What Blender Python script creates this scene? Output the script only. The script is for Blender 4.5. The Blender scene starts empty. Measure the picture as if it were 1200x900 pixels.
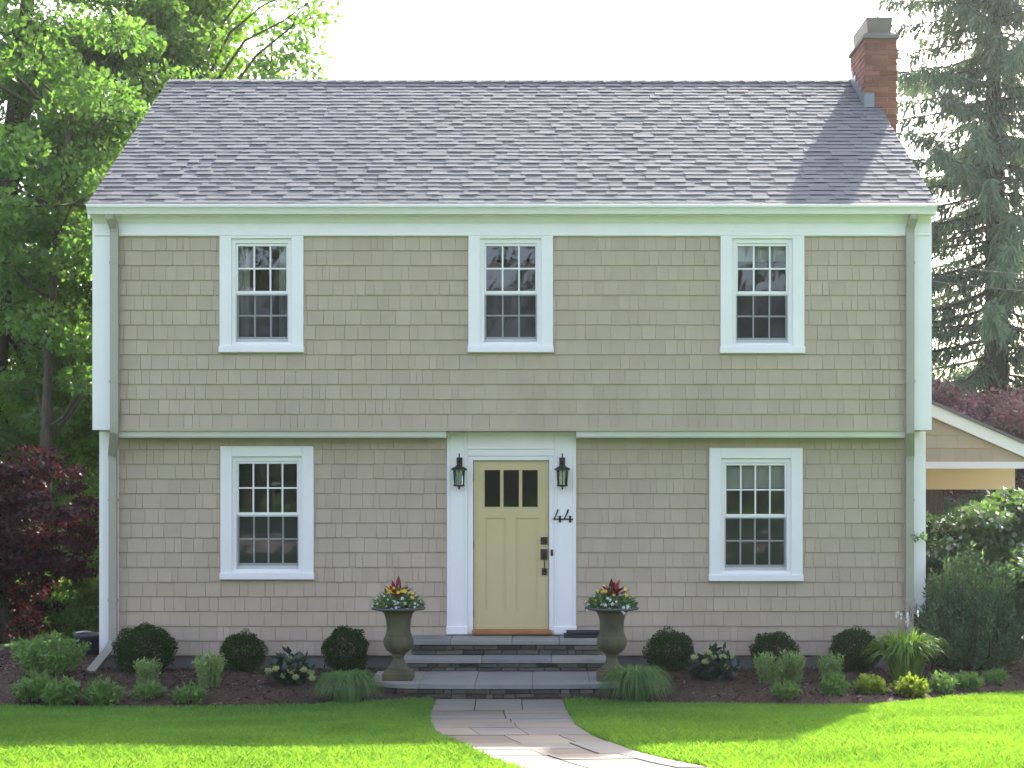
import bpy, math, random
import numpy as np
from mathutils import Vector, Matrix
R = math.radians
# ------------------------------------------------------------------ camera, sky, sun, exposure
sc = bpy.context.scene
F, D0, EYE, CX, HY = 1911.0, 19.6, 2.38, 635.0, 560.0     # focal (px of 1200), distance to lower wall, eye height, principal point
cam = bpy.data.cameras.new('camera'); co = bpy.data.objects.new('camera', cam)
sc.collection.objects.link(co); sc.camera = co
co.location = (0, -D0, EYE); co.rotation_euler = (R(90), 0, 0)
cam.sensor_width = 36; cam.lens = 36 * F / 1200
cam.shift_x = -(CX - 600) / 1200; cam.shift_y = (HY - 450) / 1200
cam.clip_end = 2000
SUN_AZ, SUN_EL = R(21), R(33.6)
w = bpy.data.worlds.new('World'); sc.world = w; w.use_nodes = True
nt = w.node_tree; bg = nt.nodes['Background']
sky = nt.nodes.new('ShaderNodeTexSky'); sky.sky_type = 'NISHITA'; sky.sun_disc = False
sky.sun_elevation = SUN_EL; sky.sun_rotation = SUN_AZ
sky.air_density = 0.8; sky.dust_density = 4.0; sky.ozone_density = 0.5
hs = nt.nodes.new('ShaderNodeHueSaturation'); hs.inputs['Saturation'].default_value = 0.72   # hazy pale sky
nt.links.new(sky.outputs[0], hs.inputs['Color']); nt.links.new(hs.outputs[0], bg.inputs[0]); bg.inputs[1].default_value = 0.15
sl = bpy.data.lights.new('sun', 'SUN'); so = bpy.data.objects.new('sun', sl); sc.collection.objects.link(so)
sl.energy = 4.0; sl.angle = R(0.55); sl.color = (1, 0.95, 0.86)
sd = Vector((math.sin(SUN_AZ) * math.cos(SUN_EL), math.cos(SUN_AZ) * math.cos(SUN_EL), math.sin(SUN_EL)))
so.rotation_euler = (-sd).to_track_quat('-Z', 'Y').to_euler(); so.location = (10, 20, 25)
vs = sc.view_settings; vs.view_transform = 'Standard'; vs.look = 'None'; vs.gamma = 1; vs.use_curve_mapping = False
vs.exposure = 2.2
sc.cycles.use_denoising = True
sc.cycles.max_bounces = 8; sc.cycles.transparent_max_bounces = 16
sc.cycles.caustics_reflective = False; sc.cycles.caustics_refractive = False

# ------------------------------------------------------------------ helpers
C = sc.collection
rng = np.random.default_rng(44); random.seed(44)
def PX(x, Y): return (x - CX) * (Y + D0) / F
def PZ(y, Y): return EYE - (y - HY) * (Y + D0) / F
def smooth(t): t = min(1, max(0, t)); return t * t * (3 - 2 * t)
def ground(X, Y):
    d = Y + D0
    z = 0.05 * smooth((d - 17.3) / 2.3)
    t = 17.3 - d
    if t > 0:
        t = min(t, 9.8)
        z += 0.085 * (t * t / 1.2 / 2 if t < 1.2 else t - 0.6)
        if t > 8.8: z -= 0.085 * (t - 8.8) ** 2 / 2
    z += 0.013 * min(max(X, -8), 8) * smooth((18.6 - d) / 2.5) * (1 if X > 0 else 0.5)
    return z
def hit(x, y):
    """world point where the line of sight through photo pixel (x, y) meets the ground"""
    lo, hi = 3.0, 60.0
    d = 6.0; prev = None
    while d < 60:
        z = EYE - (y - HY) * d / F
        if z <= ground((x - CX) * d / F, d - D0): break
        d += 0.02
    X = (x - CX) * d / F
    return X, d - D0, ground(X, d - D0)

def mesh_obj(name, verts, faces, mat, parent=None, smooth_=False):
    me = bpy.data.meshes.new(name)
    me.from_pydata([tuple(v) for v in verts], [], faces)
    me.materials.append(mat)
    if smooth_: me.polygons.foreach_set('use_smooth', [True] * len(me.polygons))
    me.update()
    o = bpy.data.objects.new(name, me); C.objects.link(o)
    if parent: o.parent = parent
    return o
def quads_obj(name, V, mat, parent=None):
    """V: (n,4,3) numpy array of separate quads"""
    n = len(V); me = bpy.data.meshes.new(name)
    me.vertices.add(n * 4); me.vertices.foreach_set('co', np.asarray(V, np.float32).reshape(-1))
    me.loops.add(n * 4); me.loops.foreach_set('vertex_index', np.arange(n * 4, dtype=np.int32))
    me.polygons.add(n); me.polygons.foreach_set('loop_start', np.arange(0, n * 4, 4, dtype=np.int32))
    me.polygons.foreach_set('loop_total', np.full(n, 4, np.int32))
    me.update(calc_edges=True); me.materials.append(mat)
    o = bpy.data.objects.new(name, me); C.objects.link(o)
    if parent: o.parent = parent
    return o
class MB:
    def __init__(s): s.v = []; s.f = []
    def add(s, v, f):
        n = len(s.v); s.v += [tuple(p) for p in v]; s.f += [tuple(i + n for i in q) for q in f]; return s
    def box(s, x0, x1, y0, y1, z0, z1):
        return s.add([(x0,y0,z0),(x1,y0,z0),(x1,y1,z0),(x0,y1,z0),(x0,y0,z1),(x1,y0,z1),(x1,y1,z1),(x0,y1,z1)],
                     [(0,3,2,1),(4,5,6,7),(0,1,5,4),(1,2,6,5),(2,3,7,6),(3,0,4,7)])
    def bevbox(s, x0, x1, y0, y1, z0, z1, b=0.004):
        """box whose front (-Y) face is chamfered"""
        v = [(x0+b,y0,z0+b),(x1-b,y0,z0+b),(x1-b,y0,z1-b),(x0+b,y0,z1-b),
             (x0,y0+b,z0),(x1,y0+b,z0),(x1,y0+b,z1),(x0,y0+b,z1),(x0,y1,z0),(x1,y1,z0),(x1,y1,z1),(x0,y1,z1)]
        return s.add(v, [(0,1,2,3),(4,5,1,0),(5,6,2,1),(6,7,3,2),(7,4,0,3),(8,9,5,4),(9,10,6,5),(10,11,7,6),(11,8,4,7),(11,10,9,8)])
    def topbox(s, x0, x1, y0, y1, z0, z1, b=0.008):
        """box whose top edges are chamfered"""
        v = [(x0+b,y0+b,z1),(x1-b,y0+b,z1),(x1-b,y1-b,z1),(x0+b,y1-b,z1),
             (x0,y0,z1-b),(x1,y0,z1-b),(x1,y1,z1-b),(x0,y1,z1-b),(x0,y0,z0),(x1,y0,z0),(x1,y1,z0),(x0,y1,z0)]
        return s.add(v, [(0,1,2,3),(4,5,1,0),(5,6,2,1),(6,7,3,2),(7,4,0,3),(8,9,5,4),(9,10,6,5),(10,11,7,6),(11,8,4,7),(11,10,9,8)])
    def tube(s, pts, rad, n=8, cap=True, squash=None):
        pts = [Vector(p) for p in pts]; m = len(pts)
        if not hasattr(rad, '__len__'): rad = [rad] * m
        v = []; f = []
        up = Vector((0.13, 0.21, 1)).normalized()
        for i, p in enumerate(pts):
            t = (pts[min(i+1, m-1)] - pts[max(i-1, 0)]).normalized()
            a = t.cross(up)
            if a.length < 0.2: a = t.cross(Vector((1, 0, 0)))
            a.normalize(); b = a.cross(t)
            for k in range(n):
                q = 2 * math.pi * (k + 0.5) / n
                v.append(p + (a * math.cos(q) + b * math.sin(q)) * rad[i])
        for i in range(m - 1):
            for k in range(n):
                f.append((i*n+k, i*n+(k+1)%n, (i+1)*n+(k+1)%n, (i+1)*n+k))
        if cap: f.append(tuple(range(n))[::-1]); f.append(tuple((m-1)*n+k for k in range(n)))
        return s.add(v, f)
    def rectpipe(s, pts, wx, wy):
        """rectangular pipe in a vertical plane of constant section axes (downspout)"""
        m = len(pts); v = []; f = []
        for i, p in enumerate(pts):
            p = Vector(p); t = (Vector(pts[min(i+1,m-1)]) - Vector(pts[max(i-1,0)])).normalized()
            a = Vector((0, 1, 0)).cross(t)
            if a.length < 0.35: a = Vector((1, 0, 0))
            a.normalize(); b = a.cross(t).normalized()
            for sx, sy in ((-1,-1),(1,-1),(1,1),(-1,1)):
                v.append(p + a * sx * wx / 2 + b * sy * wy / 2)
        for i in range(m - 1):
            for k in range(4): f.append((i*4+k, i*4+(k+1)%4, (i+1)*4+(k+1)%4, (i+1)*4+k))
        f.append((3,2,1,0)); f.append(tuple((m-1)*4+k for k in range(4)))
        return s.add(v, f)
    def lathe(s, prof, c, n=28):
        v = []; f = []; m = len(prof)
        for r, z in prof:
            for k in range(n):
                q = 2*math.pi*k/n; v.append((c[0]+r*math.cos(q), c[1]+r*math.sin(q), c[2]+z))
        for i in range(m-1):
            for k in range(n): f.append((i*n+k, i*n+(k+1)%n, (i+1)*n+(k+1)%n, (i+1)*n+k))
        f.append(tuple(range(n))[::-1]); f.append(tuple((m-1)*n+k for k in range(n)))
        return s.add(v, f)
    def prism_x(s, prof, x0, x1):
        """(y,z) profile extruded along X"""
        n = len(prof)
        v = [(x0, a, b) for a, b in prof] + [(x1, a, b) for a, b in prof]
        f = [(k, (k+1)%n, n+(k+1)%n, n+k) for k in range(n)] + [tuple(range(n))[::-1], tuple(range(n, 2*n))]
        return s.add(v, f)
    def prism_z(s, poly, z0, z1):
        """(x,y) polygon extruded in Z; z0/z1 number or list per vertex"""
        n = len(poly)
        a = z0 if hasattr(z0, '__len__') else [z0]*n; b = z1 if hasattr(z1, '__len__') else [z1]*n
        v = [(p[0], p[1], a[i]) for i, p in enumerate(poly)] + [(p[0], p[1], b[i]) for i, p in enumerate(poly)]
        f = [(k, (k+1)%n, n+(k+1)%n, n+k) for k in range(n)] + [tuple(range(n))[::-1], tuple(range(n, 2*n))]
        return s.add(v, f)
    def build(s, name, mat, parent=None, smooth_=False): return mesh_obj(name, s.v, s.f, mat, parent, smooth_)
def tag(o, label=None, cat=None, group=None, kind=None):
    if label: o['label'] = label
    if cat: o['category'] = cat
    if group: o['group'] = group
    if kind: o['kind'] = kind
    return o
def thing(name, label, cat, loc=(0,0,0), group=None):
    o = bpy.data.objects.new(name, None); C.objects.link(o); o.location = loc; o.empty_display_size = 0.1
    return tag(o, label, cat, group)
def copy_tree(o, parent=None):
    c = o.copy(); C.objects.link(c); c.parent = parent
    for ch in list(o.children): copy_tree(ch, c)
    return c

# ------------------------------------------------------------------ materials
def new_mat(name):
    m = bpy.data.materials.new(name); m.use_nodes = True
    t = m.node_tree; return m, t, t.nodes, t.links, t.nodes['Principled BSDF']
def rnd_value(N, L):
    """0..1 per loose piece and per object"""
    g = N.new('ShaderNodeNewGeometry'); oi = N.new('ShaderNodeObjectInfo')
    a = N.new('ShaderNodeMath'); a.operation = 'ADD'; L.new(g.outputs['Random Per Island'], a.inputs[0]); L.new(oi.outputs['Random'], a.inputs[1])
    b = N.new('ShaderNodeMath'); b.operation = 'FRACT'; L.new(a.outputs[0], b.inputs[0]); return b.outputs[0]
def ramp(N, L, src, stops):
    r = N.new('ShaderNodeValToRGB'); e = r.color_ramp.elements
    while len(e) < len(stops): e.new(0.5)
    for i, (p, c) in enumerate(stops): e[i].position = p; e[i].color = (*c, 1)
    L.new(src, r.inputs[0]); return r.outputs[0]
def noise(N, L, scale, detail=4, coord='Object', rough=0.6, stretch=None):
    tc = N.new('ShaderNodeTexCoord'); n = N.new('ShaderNodeTexNoise')
    n.inputs['Scale'].default_value = scale; n.inputs['Detail'].default_value = detail; n.inputs['Roughness'].default_value = rough
    out = tc.outputs[coord]
    if stretch:
        mp = N.new('ShaderNodeMapping'); mp.inputs['Scale'].default_value = stretch; L.new(out, mp.inputs[0]); out = mp.outputs[0]
    L.new(out, n.inputs['Vector']); return n.outputs[0]
def mixc(N, L, fac, a, b, mode='MIX'):
    m = N.new('ShaderNodeMix'); m.data_type = 'RGBA'; m.blend_type = mode
    if isinstance(fac, float): m.inputs[0].default_value = fac
    else: L.new(fac, m.inputs[0])
    for s, i in ((a, 6), (b, 7)):
        if isinstance(s, tuple): m.inputs[i].default_value = (*s, 1)
        else: L.new(s, m.inputs[i])
    return m.outputs[2]
def surf(name, stops, rough=0.6, nscale=3.0, ndet=5, nstops=None, amount=0.5, bump=0.0, bscale=40, stretch=None, spec=0.4, metal=0.0, bstretch=None):
    """per-piece colour ramp multiplied by a noise of wear, plus fine relief"""
    m, t, N, L, B = new_mat(name)
    col = ramp(N, L, rnd_value(N, L), stops)
    if nstops:
        n = ramp(N, L, noise(N, L, nscale, ndet, stretch=stretch), nstops)
        col = mixc(N, L, amount, col, n, 'MULTIPLY')
    L.new(col, B.inputs['Base Color']); B.inputs['Roughness'].default_value = rough
    B.inputs['Specular IOR Level'].default_value = spec; B.inputs['Metallic'].default_value = metal
    if bump:
        b = N.new('ShaderNodeBump'); b.inputs['Strength'].default_value = bump; b.inputs['Distance'].default_value = 0.01
        L.new(noise(N, L, bscale, 4, stretch=bstretch), b.inputs['Height']); L.new(b.outputs[0], B.inputs['Normal'])
    return m
def leafmat(name, stops, trans=0.45, gloss=0.12, rough=0.45, tint=(1.1, 1.15, 0.5), patch=None):
    m, t, N, L, B = new_mat(name); N.remove(B); out = N['Material Output']
    col = ramp(N, L, rnd_value(N, L), stops)
    if patch:
        pn = ramp(N, L, noise(N, L, patch, 3), [(0.3, (0.7, 0.75, 0.75)), (0.7, (1.15, 1.1, 1.0))])
        col = mixc(N, L, 1.0, col, pn, 'MULTIPLY')
    d = N.new('ShaderNodeBsdfDiffuse'); L.new(col, d.inputs[0])
    tr = N.new('ShaderNodeBsdfTranslucent'); tc = mixc(N, L, 1.0, col, tint, 'MULTIPLY'); L.new(tc, tr.inputs[0])
    a = N.new('ShaderNodeMixShader'); a.inputs[0].default_value = trans; L.new(d.outputs[0], a.inputs[1]); L.new(tr.outputs[0], a.inputs[2])
    g = N.new('ShaderNodeBsdfGlossy'); g.inputs['Roughness'].default_value = rough; g.inputs[0].default_value = (1, 1, 1, 1)
    b = N.new('ShaderNodeMixShader'); b.inputs[0].default_value = gloss * 0.3; L.new(a.outputs[0], b.inputs[1]); L.new(g.outputs[0], b.inputs[2])
    L.new(b.outputs[0], out.inputs[0]); return m
W3 = [(0.25, (0.78, 0.78, 0.78)), (0.75, (1.08, 1.08, 1.08))]
M = {}
M['siding'] = surf('siding', [(0, (0.452, 0.354, 0.273)), (0.5, (0.472, 0.371, 0.287)), (1, (0.492, 0.388, 0.301))], 0.75, 1.3, 7, W3, 0.6, 0.25, 22, (1, 1, 0.35), 0.25, bstretch=(8, 8, 0.7))
M['trim'] = surf('trim', [(0, (0.835, 0.79, 0.80)), (1, (0.85, 0.805, 0.815))], 0.45, 2.0, 5, [(0.2, (0.9, 0.9, 0.88)), (0.7, (1, 1, 1))], 0.5, 0.05, 60)
M['spout'] = surf('spout', [(0, (0.36, 0.33, 0.28)), (1, (0.38, 0.35, 0.30))], 0.4, 3.0, 4, W3, 0.3)
M['shingle_roof'] = surf('shingle_roof', [(0, (0.133, 0.134, 0.146)), (0.5, (0.157, 0.158, 0.17)), (1, (0.181, 0.181, 0.192))], 0.95, 6.0, 8, W3, 0.3, 0.6, 140, None, 0.12)
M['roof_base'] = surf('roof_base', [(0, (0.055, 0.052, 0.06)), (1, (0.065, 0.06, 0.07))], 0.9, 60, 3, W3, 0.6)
M['door'] = surf('door', [(0, (0.57, 0.455, 0.245)), (1, (0.58, 0.465, 0.25))], 0.45, 2.0, 4, [(0.2, (0.93, 0.93, 0.92)), (0.7, (1, 1, 1))], 0.6, 0.04, 50)
M['black_metal'] = surf('black_metal', [(0, (0.018, 0.015, 0.014)), (1, (0.022, 0.018, 0.016))], 0.4, 20, 4, W3, 0.5, 0.1, 80, None, 0.5, 0.3)
M['bronze'] = surf('bronze', [(0, (0.045, 0.03, 0.024)), (1, (0.05, 0.034, 0.028))], 0.4, 20, 4, W3, 0.5, 0.1, 80, None, 0.5, 0.5)
M['concrete'] = surf('concrete', [(0, (0.19, 0.17, 0.155)), (1, (0.2, 0.18, 0.165))], 0.9, 2.5, 8, W3, 0.8, 0.4, 30)
M['asphalt'] = surf('asphalt', [(0, (0.09, 0.088, 0.086)), (1, (0.1, 0.098, 0.096))], 0.9, 1.5, 8, W3, 0.6, 0.3, 90)
M['drive'] = surf('drive', [(0, (0.42, 0.39, 0.36)), (1, (0.45, 0.42, 0.39))], 0.9, 1.5, 8, W3, 0.7, 0.3, 60)
M['bluestone'] = surf('bluestone', [(0, (0.22, 0.22, 0.215)), (0.5, (0.25, 0.245, 0.232)), (1, (0.29, 0.275, 0.25))], 0.65, 3.0, 8, [(0.3, (0.7, 0.72, 0.76)), (0.7, (1.1, 1.08, 1.04))], 0.8, 0.35, 25)
M['wall_stone'] = surf('wall_stone', [(0, (0.05, 0.045, 0.04)), (0.3, (0.115, 0.10, 0.088)), (0.55, (0.165, 0.13, 0.09)), (0.75, (0.105, 0.10, 0.10)), (1, (0.22, 0.195, 0.17))], 0.85, 9.0, 8, [(0.3, (0.55, 0.55, 0.55)), (0.7, (1.15, 1.1, 1.0))], 0.8, 0.8, 45)
M['mortar_dark'] = surf('mortar_dark', [(0, (0.03, 0.028, 0.026)), (1, (0.035, 0.032, 0.03))], 0.95, 30, 4, W3, 0.6)
M['flag'] = surf('flag', [(0, (0.16, 0.137, 0.115)), (0.3, (0.185, 0.175, 0.168)), (0.6, (0.20, 0.17, 0.138)), (1, (0.222, 0.197, 0.17))], 0.75, 2.2, 8, [(0.3, (0.78, 0.76, 0.76)), (0.7, (1.1, 1.08, 1.04))], 0.8, 0.35, 30, None, 0.12)
M['brick'] = surf('brick', [(0, (0.17, 0.055, 0.036)), (0.5, (0.25, 0.085, 0.052)), (1, (0.30, 0.125, 0.085))], 0.85, 14, 6, W3, 0.7, 0.5, 70)
M['mortar'] = surf('mortar', [(0, (0.30, 0.25, 0.22)), (1, (0.32, 0.27, 0.24))], 0.95, 20, 4, W3, 0.6, 0.4, 60)
M['lead'] = surf('lead', [(0, (0.2, 0.215, 0.24)), (1, (0.23, 0.245, 0.27))], 0.45, 10, 5, W3, 0.7, 0.3, 20, None, 0.5, 0.4)
M['cap'] = surf('cap', [(0, (0.19, 0.145, 0.125)), (1, (0.21, 0.16, 0.14))], 0.6, 6, 6, W3, 0.7, 0.2, 40)
M['wood'] = surf('wood', [(0, (0.36, 0.155, 0.05)), (1, (0.38, 0.165, 0.055))], 0.5, 5, 6, [(0.25, (0.6, 0.55, 0.5)), (0.7, (1.1, 1.1, 1.1))], 0.8, 0.3, 30, (1, 8, 8))
M['mat_navy'] = surf('mat_navy', [(0, (0.02, 0.023, 0.03)), (1, (0.028, 0.03, 0.038))], 0.95, 40, 4, W3, 0.8, 0.8, 120)
M['urn'] = surf('urn', [(0, (0.105, 0.092, 0.055)), (1, (0.11, 0.097, 0.058))], 0.85, 5.0, 9, [(0.3, (0.42, 0.42, 0.5)), (0.5, (0.95, 0.95, 0.85)), (0.75, (1.25, 1.05, 0.85))], 0.9, 0.5, 40, (1, 1, 0.45))
M['urn_rim'] = surf('urn_rim', [(0, (0.075, 0.072, 0.075)), (1, (0.085, 0.08, 0.08))], 0.8, 9, 7, W3, 0.8, 0.4, 40)
M['soil'] = surf('soil', [(0, (0.03, 0.02, 0.015)), (1, (0.035, 0.024, 0.018))], 1, 30, 6, W3, 0.8, 0.8, 50)
M['mulch'] = surf('mulch', [(0, (0.05, 0.03, 0.022)), (1, (0.055, 0.034, 0.025))], 1, 14, 9, [(0.3, (0.4, 0.38, 0.36)), (0.7, (1.5, 1.4, 1.3))], 1.0, 1.0, 60)
M['chip'] = surf('chip', [(0, (0.035, 0.021, 0.016)), (0.6, (0.075, 0.045, 0.033)), (0.93, (0.11, 0.07, 0.05)), (1, (0.28, 0.22, 0.17))], 0.95)
M['bark'] = surf('bark', [(0, (0.075, 0.06, 0.048)), (1, (0.09, 0.072, 0.058))], 0.95, 5, 8, [(0.3, (0.5, 0.5, 0.5)), (0.7, (1.3, 1.25, 1.2))], 0.9, 0.9, 14, (4, 4, 0.8))
M['ceiling'] = surf('ceiling', [(0, (0.82, 0.66, 0.47)), (1, (0.84, 0.68, 0.49))], 0.6, 2, 4, W3, 0.3)
M['interior'] = surf('interior', [(0, (0.16, 0.15, 0.14)), (1, (0.17, 0.16, 0.15))], 0.9, 2, 3, W3, 0.3)
M['fabric'] = surf('fabric', [(0, (0.62, 0.64, 0.58)), (1, (0.66, 0.68, 0.62))], 0.9, 3, 4, W3, 0.4, 0.2, 60)
M['candle'] = surf('candle', [(0, (0.75, 0.68, 0.52)), (1, (0.78, 0.70, 0.55))], 0.5)
M['binplastic'] = surf('binplastic', [(0, (0.02, 0.024, 0.04)), (1, (0.025, 0.03, 0.048))], 0.45, 8, 4, W3, 0.6)
M['palemetal'] = surf('palemetal', [(0, (0.55, 0.56, 0.58)), (1, (0.6, 0.6, 0.62))], 0.4, 8, 4, W3, 0.4)
M['wire'] = surf('wire', [(0, (0.07, 0.068, 0.068)), (1, (0.09, 0.085, 0.085))], 0.8)
M['white_flower'] = leafmat('white_flower', [(0, (0.75, 0.77, 0.78)), (1, (0.85, 0.86, 0.86))], 0.3, 0.02, tint=(1, 1, 1))
M['yellow_flower'] = leafmat('yellow_flower', [(0, (0.75, 0.50, 0.03)), (1, (0.85, 0.62, 0.08))], 0.3, 0.02, tint=(1, 1, 1))
M['red_leaf'] = leafmat('red_leaf', [(0, (0.15, 0.012, 0.025)), (0.6, (0.30, 0.02, 0.045)), (1, (0.36, 0.05, 0.06))], 0.35, 0.06, tint=(1.2, 0.9, 0.9))
M['hydrangea_bloom'] = leafmat('hydrangea_bloom', [(0, (0.34, 0.42, 0.17)), (1, (0.52, 0.56, 0.30))], 0.3, 0.02)
# glass and insect screen
def glassmat(nm='glass', ior=1.7, bmp=0.05):
    m, t, N, L, B = new_mat(nm); N.remove(B); out = N['Material Output']
    g = N.new('ShaderNodeBsdfGlossy'); g.inputs['Roughness'].default_value = 0.015; g.inputs[0].default_value = (0.95, 0.97, 1, 1)
    tr = N.new('ShaderNodeBsdfTransparent'); tr.inputs[0].default_value = (0.80, 0.84, 0.82, 1)
    f = N.new('ShaderNodeFresnel'); f.inputs[0].default_value = ior
    b = N.new('ShaderNodeBump'); b.inputs['Strength'].default_value = bmp; b.inputs['Distance'].default_value = 0.02
    L.new(noise(N, L, 2.2, 2), b.inputs['Height']); L.new(b.outputs[0], g.inputs['Normal'])
    x = N.new('ShaderNodeMixShader'); L.new(f.outputs[0], x.inputs[0]); L.new(tr.outputs[0], x.inputs[1]); L.new(g.outputs[0], x.inputs[2])
    L.new(x.outputs[0], out.inputs[0]); return m
M['glass'] = glassmat(); M['door_glass'] = glassmat('door_glass', 1.28, 0.3)
def screenmat():
    m, t, N, L, B = new_mat('screen'); N.remove(B); out = N['Material Output']
    d = N.new('ShaderNodeBsdfDiffuse'); d.inputs[0].default_value = (0.035, 0.038, 0.045, 1)
    tr = N.new('ShaderNodeBsdfTransparent')
    x = N.new('ShaderNodeMixShader'); x.inputs[0].default_value = 0.42; L.new(tr.outputs[0], x.inputs[1]); L.new(d.outputs[0], x.inputs[2])
    L.new(x.outputs[0], out.inputs[0]); return m
M['screen'] = screenmat()
G = lambda *c: c
M['leaf_maple'] = leafmat('leaf_maple', [(0, G(0.08, 0.17, 0.05)), (0.5, G(0.125, 0.24, 0.068)), (1, G(0.18, 0.31, 0.085))], 0.6, 0.10, patch=0.5)
M['leaf_light'] = leafmat('leaf_light', [(0, G(0.09, 0.19, 0.035)), (0.5, G(0.13, 0.25, 0.045)), (1, G(0.18, 0.30, 0.06))], 0.58, 0.08, patch=0.6)
M['leaf_street'] = leafmat('leaf_street', [(0, G(0.02, 0.042, 0.016)), (1, G(0.05, 0.09, 0.03))], 0.4, 0.1, patch=0.3)
M['leaf_dark'] = leafmat('leaf_dark', [(0, G(0.075, 0.16, 0.06)), (1, G(0.15, 0.27, 0.09))], 0.6, 0.10, patch=0.4)
M['needle'] = leafmat('needle', [(0, G(0.085, 0.135, 0.10)), (0.6, G(0.135, 0.19, 0.14)), (1, G(0.19, 0.245, 0.175))], 0.42, 0.06, tint=(1.1, 1.1, 0.7))
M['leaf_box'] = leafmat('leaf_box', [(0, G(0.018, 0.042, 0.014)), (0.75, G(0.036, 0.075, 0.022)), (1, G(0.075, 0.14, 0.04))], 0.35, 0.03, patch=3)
M['leaf_yew'] = leafmat('leaf_yew', [(0, G(0.06, 0.11, 0.055)), (0.7, G(0.115, 0.19, 0.10)), (1, G(0.22, 0.30, 0.18))], 0.38, 0.12, patch=2)
M['leaf_vib'] = leafmat('leaf_vib', [(0, G(0.06, 0.125, 0.035)), (1, G(0.12, 0.21, 0.06))], 0.4, 0.4, 0.4)
M['leaf_purple'] = leafmat('leaf_purple', [(0, G(0.02, 0.010, 0.013)), (0.6, G(0.036, 0.016, 0.021)), (1, G(0.075, 0.02, 0.025))], 0.42, 0.10, tint=(1.6, 0.5, 0.6))
M['leaf_plum'] = leafmat('leaf_plum', [(0, G(0.08, 0.07, 0.07)), (0.5, G(0.12, 0.085, 0.092)), (1, G(0.18, 0.10, 0.115))], 0.4, 0.08, tint=(1.25, 0.75, 0.85))  # lightened and greyed: a hazy veil put into the leaf colour
M['leaf_pot'] = leafmat('leaf_pot', [(0, G(0.06, 0.13, 0.05)), (0.7, G(0.14, 0.25, 0.10)), (1, G(0.26, 0.34, 0.16))], 0.4, 0.05)
M['leaf_low'] = leafmat('leaf_low', [(0, G(0.11, 0.215, 0.06)), (1, G(0.20, 0.34, 0.11))], 0.4, 0.06, patch=4)
M['leaf_spirea'] = leafmat('leaf_spirea', [(0, G(0.21, 0.31, 0.11)), (0.8, G(0.31, 0.42, 0.17)), (1, G(0.42, 0.48, 0.28))], 0.4, 0.05)
M['leaf_lime'] = leafmat('leaf_lime', [(0, G(0.17, 0.24, 0.03)), (1, G(0.30, 0.36, 0.06))], 0.45, 0.05)
M['leaf_blue'] = leafmat('leaf_blue', [(0, G(0.02, 0.045, 0.03)), (1, G(0.045, 0.085, 0.06))], 0.3, 0.14, 0.4)
M['blade'] = leafmat('blade', [(0, G(0.08, 0.16, 0.05)), (0.85, G(0.14, 0.26, 0.08)), (1, G(0.25, 0.34, 0.16))], 0.45, 0.07)
M['blade_bright'] = leafmat('blade_bright', [(0, G(0.12, 0.22, 0.04)), (0.85, G(0.19, 0.31, 0.06)), (1, G(0.30, 0.36, 0.16))], 0.5, 0.07)
M['grass'] = leafmat('grass', [(0, G(0.105, 0.25, 0.075)), (0.6, G(0.14, 0.305, 0.09)), (0.985, G(0.19, 0.34, 0.105)), (1, G(0.33, 0.34, 0.18))], 0.5, 0.03, 0.5, tint=(1.35, 1.15, 0.22), patch=0.7)
def lawnmat():
    m, t, N, L, B = new_mat('lawn')
    a = ramp(N, L, noise(N, L, 0.9, 8), [(0.25, (0.055, 0.125, 0.034)), (0.55, (0.075, 0.165, 0.042)), (0.8, (0.10, 0.19, 0.05))])
    b = ramp(N, L, noise(N, L, 45, 6), [(0.3, (0.55, 0.55, 0.5)), (0.7, (1.2, 1.2, 1.1))])
    L.new(mixc(N, L, 1.0, a, b, 'MULTIPLY'), B.inputs['Base Color']); B.inputs['Roughness'].default_value = 0.9; B.inputs['Specular IOR Level'].default_value = 0.1
    return m
M['lawn'] = lawnmat()

# ------------------------------------------------------------------ the setting: lawn sheet, mulch bed, path
def axis(lo, a, b, hi, step):
    s = list(np.arange(a, b + 1e-6, step)); k = step; x = a
    while x > lo: k *= 1.6; x = max(lo, x - k); s.insert(0, x)
    k = step; x = b
    while x < hi: k *= 1.6; x = min(hi, x + k); s.append(x)
    return s
ax = axis(-150, -9, 9, 150, 0.3); ay = axis(-110, -13, 1.2, 200, 0.2)
gv = [(x, y, ground(x, y)) for y in ay for x in ax]; n = len(ax)
gf = [(j*n+i, j*n+i+1, (j+1)*n+i+1, (j+1)*n+i) for j in range(len(ay)-1) for i in range(n-1)]
tag(mesh_obj('lawn', gv, gf, M['lawn'], None, True), kind='structure')

edge_px = [(-120, 827), (0, 829), (100, 831), (200, 831), (300, 829), (400, 826), (470, 823), (515, 821),
           (655, 821), (700, 823), (760, 826), (850, 829), (930, 829), (1000, 828), (1060, 825), (1130, 818), (1200, 811), (1330, 802)]
bed_edge = [hit(x, y)[:2] for x, y in edge_px]
bex = [p[0] for p in bed_edge]; bey = [p[1] for p in bed_edge]
def bed_front(X): return float(np.interp(X, bex, bey))
def bed_z(X, Y): return ground(X, Y) + 0.018 + 0.05 * smooth((Y - bed_front(X)) / 0.5) - 0.03 * smooth((Y + 0.6) / 0.6)
bv = []; bf = []; cols = np.arange(-9.5, 8.6, 0.12); rows = 26
for X in cols:
    yf = bed_front(X); yb = 0.0 if -5.25 < X < 4.55 else 2.6
    for j in range(rows):
        t = j / (rows - 1); Y = yf + (yb - yf) * t
        z = bed_z(X, Y) + (0 if j in (0,) else 0.014 * (rng.random() - 0.5))
        if j == 0: z = ground(X, Y) - 0.03
        bv.append((X, Y, z))
for i in range(len(cols) - 1):
    for j in range(rows - 1): bf.append((i*rows+j, (i+1)*rows+j, (i+1)*rows+j+1, i*rows+j+1))
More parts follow.
